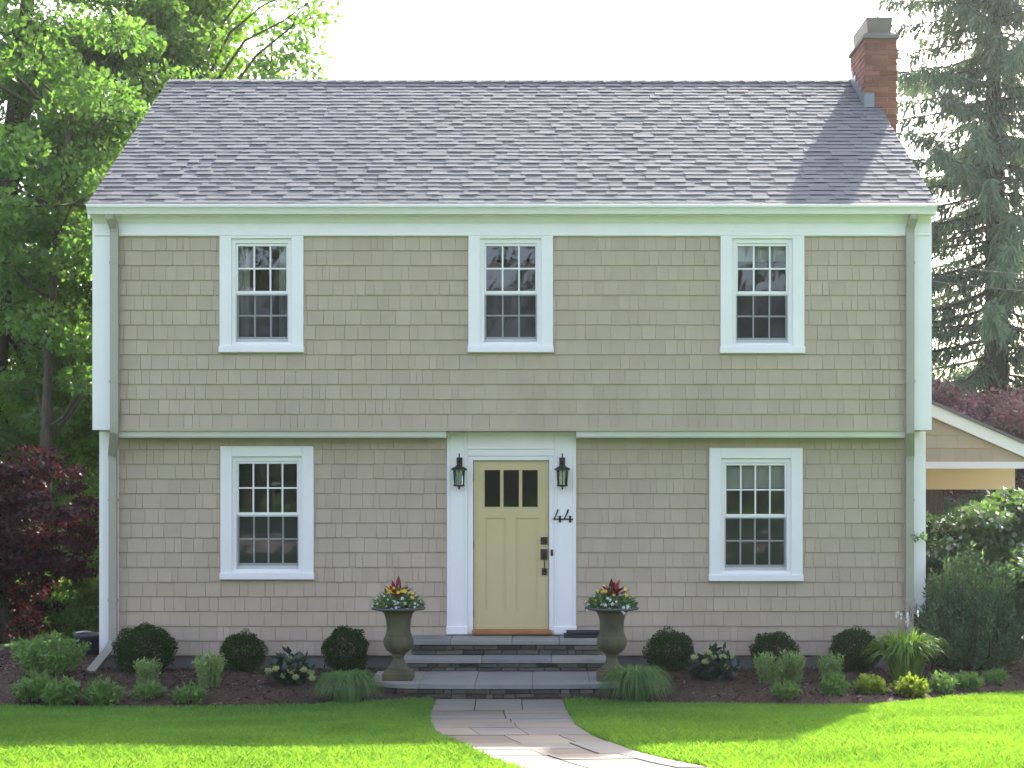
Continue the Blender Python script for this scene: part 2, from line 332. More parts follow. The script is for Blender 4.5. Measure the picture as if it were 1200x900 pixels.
tag(mesh_obj('mulch_bed', bv, bf, M['mulch'], None, True), kind='structure')

# path edges (pixels of the paving border, on the ground)
PL = [(511, 820.5), (504, 837), (504, 855), (525, 869), (550, 879), (575, 890), (597, 899), (640, 915)]
PR = [(660, 820.5), (665, 835), (675, 851), (695, 864), (725, 876), (750, 885), (800, 897), (900, 915)]
pl = sorted([(hit(x, y)[1], hit(x, y)[0]) for x, y in PL]); pr = sorted([(hit(x, y)[1], hit(x, y)[0]) for x, y in PR])
def path_l(Y): return float(np.interp(Y, [a for a, b in pl], [b for a, b in pl]))
def path_r(Y): return float(np.interp(Y, [a for a, b in pr], [b for a, b in pr]))
PATH_Y1 = -D0 + 17.42
path = tag(thing('garden_path', None, None), kind='structure')
# dark setting bed below the slabs
pv = []; pf = []; ys = np.linspace(-11.6, PATH_Y1, 60)
for Y in ys:
    a, b = path_l(Y), path_r(Y)
    for k in range(5):
        X = a + (b - a) * k / 4; pv.append((X, Y, ground(X, Y) + 0.004))
for j in range(len(ys)-1):
    for k in range(4): pf.append((j*5+k, j*5+k+1, (j+1)*5+k+1, (j+1)*5+k))
mesh_obj('setting_bed', pv, pf, M['mulch'], path)
Y = PATH_Y1
prng = random.Random(5)
while Y > -11.5:
    h = prng.choice([0.62, 0.85, 1.05, 1.25]); Y0 = max(-11.6, Y - h)
    cuts = [0] + {0: [0.36, 0.7], 1: [0.55], 2: [0.28, 0.62], 3: [0.44, 0.8]}[prng.randrange(4)] + [1]
    cuts = [c if c in (0, 1) else c + prng.uniform(-0.06, 0.06) for c in cuts]
    for a, b in zip(cuts[:-1], cuts[1:]):
        sub = [(Y0, Y)]
        if b - a > 0.3 and h > 1.0 and prng.random() < 0.6: m_ = Y0 + h * prng.uniform(0.35, 0.65); sub = [(Y0, m_), (m_, Y)]
        for y0, y1 in sub:
            g_ = 0.006; poly = []; seg = 5
            lo = [y0 + g_ + (y1 - y0 - 2*g_) * k / seg for k in range(seg + 1)]
            fx = lambda yy, t: path_l(yy) + (path_r(yy) - path_l(yy)) * t
            poly = [(fx(yy, a) + g_, yy) for yy in lo][::-1] + [(fx(yy, b) - g_, yy) for yy in lo]
            dz = prng.uniform(0.012, 0.02)
            zt = [ground(*p) + dz for p in poly]
            # cap as strip so it follows the slope
            mb = MB(); nn = seg + 1
            L_ = poly[:nn][::-1]; R_ = poly[nn:]
            v = [(p[0], p[1], ground(*p) + dz) for p in L_] + [(p[0], p[1], ground(*p) + dz) for p in R_]
            v += [(p[0], p[1], ground(*p) - 0.02) for p in L_] + [(p[0], p[1], ground(*p) - 0.02) for p in R_]
            f = [(k, nn+k, nn+k+1, k+1) for k in range(seg)]
            f += [(k, k+1, 2*nn+k+1, 2*nn+k) for k in range(seg)] + [(nn+k+1, nn+k, 3*nn+k, 3*nn+k+1) for k in range(seg)]
            f += [(nn, 0, 2*nn, 3*nn), (seg, nn+seg, 3*nn+seg, 2*nn+seg)]
            mb.add(v, f); mb.build('paving_stone', M['flag'], path)
    Y = Y0

# ------------------------------------------------------------------ the house
UP = -0.30                                       # upper storey front plane (overhangs the lower by 0.3)
XL, XR = -5.29, 4.585; YB = 7.3
EAVE = (-0.5, 5.585); RIDGE = (3.69, 8.05)
ZU0 = 2.956; ZFR = 5.24; ZL0 = 0.247
house = thing('house', 'two storey beige shingled house with grey roof and overhanging upper floor', 'house')
def win_rect(x0, x1, y0, y1, Y): return PX(x0, Y), PX(x1, Y), PZ(y1, Y), PZ(y0, Y)   # X0,X1,Z0,Z1
WIN = {'ul': (win_rect(258, 356, 270, 413, UP), UP, 3), 'uc': (win_rect(549, 648, 270, 413, UP), UP, 3), 'ur': (win_rect(844, 942, 270, 414, UP), UP, 3),
       'll': (win_rect(259, 368, 523, 678.5, 0), 0, 4), 'lr': (win_rect(831, 940, 525, 680.5, 0), 0, 4)}
CASE = 0.138
def inner(r): return (r[0] + CASE, r[1] - CASE, r[2] + 0.095, r[3] - (0.10 if r[2] > 3 else 0.125))
DOOR = (PX(524, 0), PX(675, 0), 0.49, ZU0 - 0.005)      # surround
DR = (PX(554.5, 0), PX(643.5, 0), PZ(743, 0), PZ(539.5, 0))   # door opening
def wall_with_holes(name, x0, x1, z0, z1, yf, yb, holes, mat, parent):
    xs = sorted({x0, x1} | {v for h in holes for v in h[:2]}); zs = sorted({z0, z1} | {v for h in holes for v in h[2:]})
    mb = MB()
    for a, b in zip(xs[:-1], xs[1:]):
        run = None
        for c, d in zip(zs[:-1], zs[1:]):
            mx, mz = (a+b)/2, (c+d)/2
            solid = not any(h[0] < mx < h[1] and h[2] < mz < h[3] for h in holes)
            if solid: run = [run[0] if run else c, d]
            if (not solid or d == zs[-1]) and run: mb.box(a, b, yf, yb, run[0], run[1]); run = None
    return mb.build(name, mat, parent)
hu = [inner(WIN[k][0]) for k in ('ul', 'uc', 'ur')]; hl = [inner(WIN[k][0]) for k in ('ll', 'lr')] + [DR]
up_wall = wall_with_holes('upper_wall', XL + 0.01, XR - 0.01, ZU0, 5.5, UP, UP + 0.12, hu, M['siding'], house)
lo_wall = wall_with_holes('lower_wall', XL + 0.01, XR - 0.01, ZL0, ZU0 - 0.006, 0, 0.12, hl, M['siding'], house)
# back wall, gable ends, floors, foundation
def gable(x0, x1):
    pr_ = [(0.125, 0.2), (YB, 0.2), (YB, 5.5), (RIDGE[0], 7.93), (UP + 0.125, 5.66), (UP + 0.125, 2.98), (0.125, 2.98)]
    v = [(x0, a, b) for a, b in pr_] + [(x1, a, b) for a, b in pr_]; n_ = len(pr_)
    return MB().add(v, [(k, (k+1)%n_, n_+(k+1)%n_, n_+k) for k in range(n_)] + [tuple(range(n_))[::-1], tuple(range(n_, 2*n_))])
gable(XL + 0.012, XL + 0.13).build('gable_wall', M['siding'], house); gable(XR - 0.13, XR - 0.012).build('gable_wall', M['siding'], house)
MB().box(XL + 0.13, XR - 0.13, YB - 0.12, YB - 0.001, 0.2, 5.5).build('back_wall', M['siding'], house)
MB().box(XL + 0.14, XR - 0.14, 0.13, YB - 0.13, 0.3, 0.45).build('ground_floor', M['interior'], house)
MB().box(XL + 0.14, XR - 0.14, UP + 0.13, YB - 0.13, 2.97, 3.1).build('upper_floor', M['interior'], house)
MB().box(XL + 0.14, XR - 0.14, UP + 0.13, YB - 0.13, 5.46, 5.5).build('upper_ceiling', M['interior'], house)
MB().box(-1.9, -1.8, 0.13, YB - 0.14, 0.46, 2.96).box(1.1, 1.2, 0.13, YB - 0.14, 0.46, 2.96).box(XL+0.2, XR-0.2, 3.3, 3.4, 0.455, 2.965).build('partition_wall', M['interior'], house)
MB().box(-2.4, -2.3, UP + 0.14, YB - 0.14, 3.11, 5.45).box(1.4, 1.5, UP + 0.14, YB - 0.14, 3.11, 5.45).box(XL+0.2, XR-0.2, 3.3, 3.4, 3.105, 5.455).build('partition_wall', M['interior'], house)
MB().box(XL + 0.03, XR - 0.03, 0.02, YB - 0.02, -0.4, ZL0 - 0.004).build('foundation', M['concrete'], house)
MB().box(XL + 0.02, XR - 0.02, UP + 0.005, 0.002, ZU0 - 0.012, ZU0 - 0.003).build('soffit', M['trim'], house)

# --- wall shingles: courses with their own butt line, thickness and keyways
def shingle_courses(x0, x1, z0, n, e, yf, holes, seed):
    r_ = random.Random(seed); out = []
    def wedge(a, b, c, d):
        t = 0.018 + r_.uniform(-0.002, 0.004); s_ = r_.uniform(-0.002, 0.002)
        out.append((a + 0.0023, b - 0.0023, c + s_, d + 0.004, yf, t))
    for i in range(n):
        c, d = z0 + i*e, z0 + (i+1)*e
        cuts = [x0]
        while cuts[-1] < x1:
            cuts.append(cuts[-1] + r_.choice([0.08, 0.11, 0.13, 0.15, 0.17, 0.19, 0.22]) * r_.uniform(0.9, 1.1))
        cuts[-1] = x1
        if len(cuts) > 2 and cuts[-1] - cuts[-2] < 0.05: cuts.pop(-2)
        for a, b in zip(cuts[:-1], cuts[1:]):
            segs = [(a, b, c, d)]
            for h in holes:
                new = []
                for (p, q, u, v) in segs:
                    if q <= h[0] or p >= h[1] or v <= h[2] or u >= h[3]: new.append((p, q, u, v)); continue
                    if h[0] - p > 0.012: new.append((p, h[0], u, v)); p = h[0]
                    if q - h[1] > 0.012: new.append((h[1], q, u, v)); q = h[1]
                    if q - p > 0.012:
                        if h[2] - u > 0.02: new.append((p, q, u, h[2]))
                        if v - h[3] > 0.02: new.append((p, q, h[3], v))
                segs = new
            for s_ in segs: wedge(*s_)
    return out
def shrink(r, k=0.02): return (r[0]+k, r[1]-k, r[2]+k, r[3]-k)
su = shingle_courses(XL + 0.19, XR - 0.19, ZU0 + 0.004, 13, (ZFR - ZU0) / 13, UP, [shrink(WIN[k][0]) for k in ('ul', 'uc', 'ur')], 1)
slw = shingle_courses(XL + 0.19, XR - 0.19, ZL0, 15, (2.90 - ZL0) / 15, 0, [shrink(WIN[k][0]) for k in ('ll', 'lr')] + [shrink((DOOR[0], DOOR[1], 0.3, 3.2))], 2)
def wedge_mesh(mb, s, org=(0, 0, 0)):
    a, b, c, d, yf, t = s; a -= org[0]; b -= org[0]; c -= org[2]; d -= org[2]; y = yf - org[1]; e = 0.002
    mb.add([(a, y-t, c+e), (b, y-t, c+e), (b, y-0.004, d), (a, y-0.004, d), (a, y, c), (b, y, c), (b, y, d), (a, y, d), (a, y-t+e, c), (b, y-t+e, c)],
           [(0,1,2,3), (8,9,1,0), (4,5,9,8), (4,8,0,3,7), (5,6,2,1,9), (3,2,6,7)])
allsh = [(s, up_wall) for s in su] + [(s, lo_wall) for s in slw]
allsh.sort(key=lambda q: -(q[0][1] - q[0][0]) * (q[0][3] - q[0][2]) * (1.02 if q[1] is up_wall else 1))
for wall_ in (up_wall, lo_wall):
    rest = MB()
    for i, (s, wl) in enumerate(allsh):
        if wl is not wall_: continue
        if i < 300:
            mb = MB(); o3 = ((s[0]+s[1])/2, s[4], s[2]); wedge_mesh(mb, s, o3)
            o = mb.build('shingle', M['siding'], wl); o.location = o3
        else: wedge_mesh(rest, s)
    tag(rest.build('shingle_courses', M['siding'], wall_), kind='stuff')

# --- trim
cb = 0.205
for nm, x0, x1, z0, z1, yf in (('corner_board', XL - 0.004, XL + cb, ZU0 - 0.01, 5.42, UP), ('corner_board', XR - cb, XR + 0.004, ZU0 - 0.01, 5.42, UP),
                               ('corner_board', XL - 0.004, XL + cb, 0.262, ZU0 - 0.02, 0), ('corner_board', XR - cb, XR + 0.004, 0.262, ZU0 - 0.02, 0)):
    MB().bevbox(x0, x1, yf - 0.032, yf + 0.1, z0, z1).build(nm, M['trim'], house)
for sx in (XL, XR):     # returns of the corner boards on the gable ends
    s_ = -1 if sx == XL else 1
    for z0, z1, y0 in ((ZU0 - 0.01, 5.42, UP - 0.029), (0.262, ZU0 - 0.02, 0 - 0.029)):
        MB().box(min(sx, sx + s_*0.022), max(sx, sx + s_*0.022), y0, y0 + 0.17, z0, z1).build('corner_board', M['trim'], house)
MB().bevbox(XL + 0.0, XR - 0.0, UP - 0.036, UP, ZFR, 5.44).build('frieze_board', M['trim'], house)
MB().bevbox(XL + 0.0, XR - 0.0, UP - 0.05, UP, ZFR - 0.004, ZFR + 0.028, 0.008).build('frieze_moulding', M['trim'], house)
MB().prism_x([(UP - 0.037, 5.39), (UP - 0.05, 5.39), (UP - 0.115, 5.47), (UP - 0.115, 5.485), (UP - 0.037, 5.485)], XL - 0.01, XR + 0.01).build('crown_moulding', M['trim'], house)
MB().box(XL - 0.012, XR + 0.012, -0.43, UP, 5.487, 5.50).build('eave_soffit', M['trim'], house)
MB().box(XL - 0.012, XR + 0.012, -0.455, -0.432, 5.455, 5.60).build('fascia_board', M['trim'], house)
# bed moulding below the overhang, each side of the door
for x0, x1 in ((XL + 0.2, DOOR[0] - 0.0), (DOOR[1] + 0.0, XR - 0.2)):
    MB().prism_x([(-0.295, 2.936), (-0.295, 2.93), (-0.262, 2.866), (-0.25, 2.858), (-0.012, 2.858), (-0.012, 2.936)][::-1], x0, x1).build('bed_moulding', M['trim'], house)
    MB().bevbox(x0, x1, UP - 0.024, UP - 0.0, ZU0 - 0.026, ZU0 + 0.012).build('drip_board', M['siding'], house)
MB().bevbox(DOOR[0], DOOR[1], UP - 0.024, UP, ZU0 - 0.026, ZU0 + 0.012).build('drip_board', M['siding'], house)
# rake boards
for s_, X in ((-1, XL), (1, XR)):
    x0, x1 = sorted((X, X + s_ * 0.03))
    for ya, za, yb_, zb in ((EAVE[0], EAVE[1], RIDGE[0], RIDGE[1]), (2*RIDGE[0] - EAVE[0], EAVE[1], RIDGE[0], RIDGE[1])):
        pr_ = [(ya, za - 0.03), (yb_, zb - 0.03), (yb_, zb - 0.2), (ya, za - 0.17)]
        v = [(x0, a, b) for a, b in pr_] + [(x1, a, b) for a, b in pr_]
        MB().add(v, [(0,1,2,3), (7,6,5,4), (0,4,5,1), (1,5,6,2), (2,6,7,3), (3,7,4,0)]).build('rake_board', M['trim'], house)
# gutter: K profile
gp = [(-0.457, 5.572), (-0.457, 5.475), (-0.52, 5.468), (-0.535, 5.50), (-0.552, 5.525), (-0.575, 5.545), (-0.578, 5.575), (-0.570, 5.578), (-0.560, 5.572), (-0.555, 5.54), (-0.53, 5.52), (-0.515, 5.488), (-0.468, 5.488), (-0.468, 5.572)]
MB().prism_x(gp[::-1], XL - 0.03, XR + 0.03).build('gutter', M['trim'], house)
# downspouts
def spout(x_up, x_lo, foot, pin):
    pts = [(x_up, -0.51, 5.47), (x_up, -0.50, 5.43), (x_up + pin, -0.40, 5.33), (x_up + pin, -0.378, 5.27), (x_up + pin, -0.376, 3.02), (x_up + pin, -0.37, 2.93),
           (x_lo, -0.10, 2.66), (x_lo, -0.078, 2.58), (x_lo, -0.076, 0.50)] + foot
    o = MB().rectpipe(pts, 0.092, 0.07).build('downspout', M['spout'], house)
    for z, x, y in ((4.9, x_up + pin, -0.376), (3.5, x_up + pin, -0.376), (2.1, x_lo, -0.076), (0.9, x_lo, -0.076)):
        MB().box(x - 0.055, x + 0.055, y - 0.041, y + 0.04, z, z + 0.03).build('strap', M['spout'], o)
    return o
spout(PX(129, -0.5), PX(134.5, 0), [(PX(134, 0), -0.08, 0.42), (PX(128, -0.1), -0.16, 0.32), (PX(106, -0.5), -0.55, 0.10)], 0.02)
spout(PX(1071, -0.5), PX(1064, 0), [(PX(1064, 0), -0.08, 0.30), (PX(1064, 0), -0.12, 0.2), (PX(1064, 0), -0.35, 0.09)], -0.02)

# --- roof: deck and laminated shingles
slope = Vector((0, RIDGE[0] - EAVE[0], RIDGE[1] - EAVE[1])); SL = slope.length; su_ = slope.normalized(); sn = Vector((0, -su_.z, su_.y))
def roof_pt(x, s, h): return Vector((x, EAVE[0], EAVE[1])) + su_ * s + sn * h
RX0, RX1 = XL - 0.035, XR + 0.035
mb = MB()
yb_ = 2*RIDGE[0] - EAVE[0]
pr_ = [(EAVE[0], EAVE[1] - 0.02), (RIDGE[0], RIDGE[1] - 0.02), (yb_, EAVE[1] - 0.02), (yb_, EAVE[1] - 0.09), (RIDGE[0], RIDGE[1] - 0.09), (EAVE[0], EAVE[1] - 0.06)]
roof = MB().prism_x(pr_[::-1], RX0, RX1).build('roof', M['roof_base'], house)
E = 0.1385; nrow = int(SL / E) + 1; r_ = random.Random(8); tabs = []
for i in range(nrow):
    x = RX0 - r_.uniform(0, 0.2); lift = False
    off = r_.uniform(-0.004, 0.004)
    while x < RX1:
        wd = r_.choice([0.14, 0.18, 0.22, 0.26, 0.32]) * r_.uniform(0.85, 1.15)
        lift = not lift
        a, b = max(x, RX0), min(x + wd, RX1)
        if b - a > 0.02: tabs.append((a, b, i * E + off - (0.0 if lift else -0.003) + r_.uniform(-0.002, 0.002), r_.uniform(0.0165, 0.0195) if lift else r_.uniform(0.0125, 0.0145), i))
        x += wd
def tab_mesh(mb, t_, org=None):
    a, b, s0, h, i = t_; s1 = min(s0 + E + 0.012, SL - 0.005)
    h += r_.uniform(-0.0005, 0.0005)
    v = [roof_pt(a, s0, h), roof_pt(b, s0, h), roof_pt(b, s1, h - 0.0095), roof_pt(a, s1, h - 0.0095), roof_pt(a, s0 + 0.003, -0.012), roof_pt(b, s0 + 0.003, -0.012), roof_pt(b, s1, -0.012), roof_pt(a, s1, -0.012)]
    if org: v = [p - org for p in v]
    mb.add(v, [(0,1,2,3), (4,5,1,0), (5,6,2,1), (6,7,3,2), (7,4,0,3)])
def edge_dark(o):     # black asphalt cut edges, dark also to draw the shadow lines of the rows
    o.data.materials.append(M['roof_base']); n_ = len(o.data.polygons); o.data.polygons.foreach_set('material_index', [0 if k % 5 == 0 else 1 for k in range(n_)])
rest = MB()
for k, t_ in enumerate(tabs):
    if k < 300:
        mb = MB(); o3 = roof_pt((t_[0]+t_[1])/2, t_[2], 0); tab_mesh(mb, t_, o3)
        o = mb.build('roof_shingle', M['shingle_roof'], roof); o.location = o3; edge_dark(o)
    else: tab_mesh(rest, t_)
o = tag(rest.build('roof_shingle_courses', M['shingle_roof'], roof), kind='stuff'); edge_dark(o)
# starter drip edge, back slope rows, ridge caps
mb = MB()
for i in range(16):
    s0 = i * 0.3; a = Vector((0, yb_, EAVE[1])); su2 = Vector((0, -su_.y, su_.z)); sn2 = Vector((0, su_.z, su_.y))
    q = [a + su2*s0 + sn2*0.02, a + su2*(min(s0+0.31, SL)) + sn2*0.004]
    mb.add([(RX0, q[0].y, q[0].z), (RX1, q[0].y, q[0].z), (RX1, q[1].y, q[1].z), (RX0, q[1].y, q[1].z), (RX0, q[0].y, q[0].z-0.03), (RX1, q[0].y, q[0].z-0.03)], [(1,0,3,2), (0,1,5,4)])
tag(mb.build('back_slope_courses', M['shingle_roof'], roof), kind='stuff')
x = RX0
while x < RX1 - 0.1:
    x1 = min(x + 0.2, RX1); h = 0.03
    MB().add([(x, RIDGE[0]-0.13, RIDGE[1]-0.062+h-0.012), (x, RIDGE[0], RIDGE[1]+h-0.012), (x, RIDGE[0]+0.13, RIDGE[1]-0.062+h-0.012),
              (x1, RIDGE[0]-0.13, RIDGE[1]-0.062+h), (x1, RIDGE[0], RIDGE[1]+h), (x1, RIDGE[0]+0.13, RIDGE[1]-0.062+h),
              (x, RIDGE[0]-0.13, RIDGE[1]-0.09), (x1, RIDGE[0]-0.13, RIDGE[1]-0.09), (x1, RIDGE[0]+0.13, RIDGE[1]-0.09)],
             [(0,3,4,1), (1,4,5,2), (6,7,3,0), (3,7,8,5,4)]).build('ridge_cap', M['shingle_roof'], roof)
    x = x1

# --- windows
def make_window(key, cover=None):
    r, Y, nc = WIN[key]; x0, x1, z0, z1 = r; a, b, c, d = inner(r)
    mb = MB(); p = 0.045
    mb.bevbox(x0, a, Y - p, Y + 0.02, z0 + 0.0, z1, 0.005); mb.bevbox(b, x1, Y - p, Y + 0.02, z0 + 0.0, z1, 0.005)
    mb.bevbox(a, b, Y - p + 0.001, Y + 0.02, d, z1, 0.005)
    wnd = mb.build('window', M['trim'], house)
    sill = MB(); sill.bevbox(x0 - 0.008, x1 + 0.008, Y - p - 0.022, Y + 0.02, z0 - 0.004, c - 0.022, 0.006); sill.bevbox(a, b, Y - p + 0.012, Y + 0.02, c - 0.022, c, 0.004); sill.build('sill', M['trim'], wnd)
    J = 0.045
    mb = MB(); y = Y - 0.006
    mb.box(a, a + J, y, Y + 0.11, c, d).box(b - J, b, y, Y + 0.11, c, d).box(a + J, b - J, y, Y + 0.11, d - 0.05, d).box(a + J, b - J, y, Y + 0.11, c, c + 0.028); mb.build('jamb', M['trim'], wnd)
    zm = (c + d) / 2 - 0.008 if nc == 3 else (c + d) / 2 + 0.0
    A, B_ = a + J, b - J
    st = 0.026
    def sash(nm, zb, zt, yf, br, tr, sm):
        s_ = MB(); s_.bevbox(A, A + st, yf, yf + 0.035, zb, zt, 0.004).bevbox(B_ - st, B_, yf, yf + 0.035, zb, zt, 0.004)
        s_.bevbox(A + st, B_ - st, yf + 0.001, yf + 0.035, zb, zb + br, 0.004).bevbox(A + st, B_ - st, yf + 0.001, yf + 0.035, zt - tr, zt, 0.004)
        so_ = s_.build(nm, M['trim'], wnd)
        gx0, gx1, gz0, gz1 = A + st, B_ - st, zb + br, zt - tr
        mw = 0.02
        for k in range(1, nc):
            xc = gx0 + (gx1 - gx0) * k / nc; MB().bevbox(xc - mw/2, xc + mw/2, yf + 0.008, yf + 0.028, gz0, gz1, 0.004).build('muntin', M['trim'], wnd)
        zc = (gz0 + gz1) / 2; MB().bevbox(gx0, gx1, yf + 0.0065, yf + 0.027, zc - mw/2, zc + mw/2, 0.004).build('muntin', M['trim'], wnd)
        for k in range(nc):
            for j in range(2):
                p0 = gx0 + (gx1-gx0)*k/nc; p1 = gx0 + (gx1-gx0)*(k+1)/nc; q0 = gz0 + (gz1-gz0)*j/2; q1 = gz0 + (gz1-gz0)*(j+1)/2
                t1, t2 = random.uniform(-0.0012, 0.0012), random.uniform(-0.0012, 0.0012)
                o3 = Vector(((p0+p1)/2, yf + 0.018, (q0+q1)/2)); hx, hz = (p1-p0)/2, (q1-q0)/2
                o = mesh_obj('pane', [(-hx, t1, -hz), (hx, -t1, -hz), (hx, -t2, hz), (-hx, t2, hz)], [(0,1,2,3)], M['glass'], wnd); o.location = o3
        return gx0, gx1, gz0, gz1
    sash('upper_sash', zm - 0.02, d - 0.05, Y + 0.014, 0.038, 0.035, True)
    g = sash('lower_sash', c + 0.028, zm + 0.016, Y + 0.055, 0.065, 0.034, True)
    f_ = 0.012; sy = Y + 0.03; q = (A, B_, c + 0.05, zm - 0.021)
    fr = MB(); fr.box(q[0], q[0]+f_, sy-0.006, sy+0.006, q[2], q[3]).box(q[1]-f_, q[1], sy-0.006, sy+0.006, q[2], q[3]).box(q[0]+f_, q[1]-f_, sy-0.006, sy+0.006, q[2], q[2]+f_).box(q[0]+f_, q[1]-f_, sy-0.006, sy+0.006, q[3]-f_, q[3])
    fr.build('screen_frame', M['palemetal'], wnd)
    MB().add([(q[0]+f_, sy, q[2]+f_), (q[1]-f_, sy, q[2]+f_), (q[1]-f_, sy, q[3]-f_), (q[0]+f_, sy, q[3]-f_)], [(0,1,2,3)]).build('insect_screen', M['screen'], wnd)
    if cover == 'shade':
        dz = (d - c) * (0.26 if nc == 4 else 0.20)
        MB().box(A, B_, Y + 0.125, Y + 0.13, d - dz, d + 0.02).build('window_shade', M['fabric'], wnd)
    if cover == 'curtain':
        for s_ in (0, 1):
            v = []; f = []; n_ = 14
            for k in range(n_ + 1):
                xx = (A - 0.08 + 0.22 * k / n_) if s_ == 0 else (B_ + 0.08 - 0.22 * k / n_)
                yy = Y + 0.17 + 0.02 * math.sin(k * 1.9); v += [(xx, yy, c - 0.1), (xx, yy, d + 0.05)]
            for k in range(n_): f.append((2*k, 2*k+2, 2*k+3, 2*k+1))
            mesh_obj('curtain', v, f, M['fabric'], wnd)
    return wnd
make_window('ul', 'curtain'); make_window('uc'); make_window('ur', 'shade'); make_window('ll'); make_window('lr', 'shade')

# --- entrance: surround, door
x0, x1, z0, z1 = DOOR; a, b, c, d = DR
mb = MB()
zb = 0.49 + 0.012
wL = PX(548, 0)
for xa, xb in ((x0, wL), (PX(649.5, 0), x1)):
    pil = MB().bevbox(xa, xb, -0.05, 0.02, zb, z1 - 0.02, 0.006).build('pilaster', M['trim'], house)
    MB().bevbox(xa - 0.006, xb + 0.006, -0.07, 0.02, zb - 0.001, zb + 0.1, 0.008).build('pilaster_base', M['trim'], pil)
mb = MB(); mb.bevbox(wL, a, -0.03, 0.1, zb, d + 0.05, 0.004).bevbox(b, PX(649.5, 0), -0.03, 0.1, zb, d + 0.05, 0.004).bevbox(a, b, -0.029, 0.1, d, d + 0.05, 0.004); mb.build('door_frame', M['trim'], house)
MB().bevbox(wL, PX(649.5, 0), -0.042, 0.02, d + 0.051, z1 - 0.02, 0.005).build('header_board', M['trim'], house)
MB().bevbox(wL, PX(649.5, 0), -0.055, 0.0, d + 0.13, d + 0.15, 0.006).build('header_moulding', M['trim'], house)
# thin shadow line mouldings on the pilasters
for xa in (x0 + 0.028, wL - 0.04, PX(649.5, 0) + 0.028, x1 - 0.04):
    MB().bevbox(xa, xa + 0.012, -0.058, -0.045, zb + 0.1, z1 - 0.03, 0.004).build('bead', M['trim'], house)
MB().bevbox(a - 0.01, b + 0.03, -0.11, 0.1, PZ(743.3, 0), PZ(738, 0) + 0.002, 0.012).build('threshold', M['wood'], house)
# door leaf with recessed panels and three lites
da, db, dz0, dz1 = a + 0.004, b - 0.004, PZ(737.5, 0), d - 0.003
lx = [(PX(568, 0), PX(586, 0)), (PX(590, 0), PX(608, 0)), (PX(612, 0), PX(630, 0))]; lz = (PZ(594, 0), PZ(551, 0))
px_ = [(PX(569, 0), PX(592.5, 0)), (PX(604.5, 0), PX(630, 0))]; pz_ = (PZ(714, 0), PZ(607, 0))
holes = [(p, q, *lz) for p, q in lx] + [(p, q, *pz_) for p, q in px_]
dY = 0.015
door = wall_with_holes('front_door', da, db, dz0, dz1, dY, dY + 0.045, holes, M['door'], house)
for p, q in px_:
    MB().box(p - 0.002, q + 0.002, dY + 0.014, dY + 0.04, pz_[0] - 0.002, pz_[1] + 0.002).build('panel', M['door'], door)
for p, q in lx:
    mb = MB(); t = 0.011
    mb.bevbox(p - t, p, dY - 0.006, dY + 0.01, lz[0] - t, lz[1] + t).bevbox(q, q + t, dY - 0.006, dY + 0.01, lz[0] - t, lz[1] + t).bevbox(p, q, dY - 0.006, dY + 0.01, lz[1], lz[1] + t).bevbox(p, q, dY - 0.006, dY + 0.01, lz[0] - t, lz[0])
    mb.build('lite_frame', M['door'], door)
    MB().box(p - 0.001, q + 0.001, dY + 0.018, dY + 0.024, lz[0] - 0.001, lz[1] + 0.001).build('pane', M['door_glass'], door)
def dx(x): return PX(x, 0)
MB().bevbox(dx(633.5), dx(641.5), dY - 0.022, dY, PZ(638, 0), PZ(629.5, 0), 0.006).lathe([(0.02, 0), (0.02, 0.001)], (dx(637.5), dY - 0.024, PZ(633.7, 0)), 12).build('deadbolt', M['bronze'], door)
hm = MB().bevbox(dx(633.5), dx(641.5), dY - 0.02, dY, PZ(656, 0), PZ(643.5, 0), 0.006)
hm.bevbox(dx(635), dx(641), dY - 0.018, dY, PZ(674, 0), PZ(666, 0), 0.006)
hm.tube([(dx(637.5), dY - 0.018, PZ(650, 0)), (dx(637.5), dY - 0.06, PZ(653, 0)), (dx(638), dY - 0.068, PZ(659, 0)), (dx(638), dY - 0.06, PZ(667, 0)), (dx(638), dY - 0.015, PZ(670, 0))], [0.008, 0.009, 0.0085, 0.009, 0.008], 8)
hm.box(dx(635), dx(640), dY - 0.05, dY - 0.018, PZ(648, 0), PZ(646.5, 0))
hm.build('handle', M['bronze'], door)
MB().bevbox(dx(645.2), dx(648), -0.045, -0.03, PZ(651, 0), PZ(644, 0), 0.003).lathe([(0.006, 0), (0.006, 0.002)], (dx(646.6), -0.046, PZ(647.5, 0)), 8).build('doorbell', M['bronze'], house)
for z in (dz0 + 0.2, (dz0 + dz1) / 2, dz1 - 0.2):
    MB().tube([(da - 0.002, dY - 0.004, z - 0.05), (da - 0.002, dY - 0.004, z + 0.05)], 0.006, 6).build('hinge', M['bronze'], door)

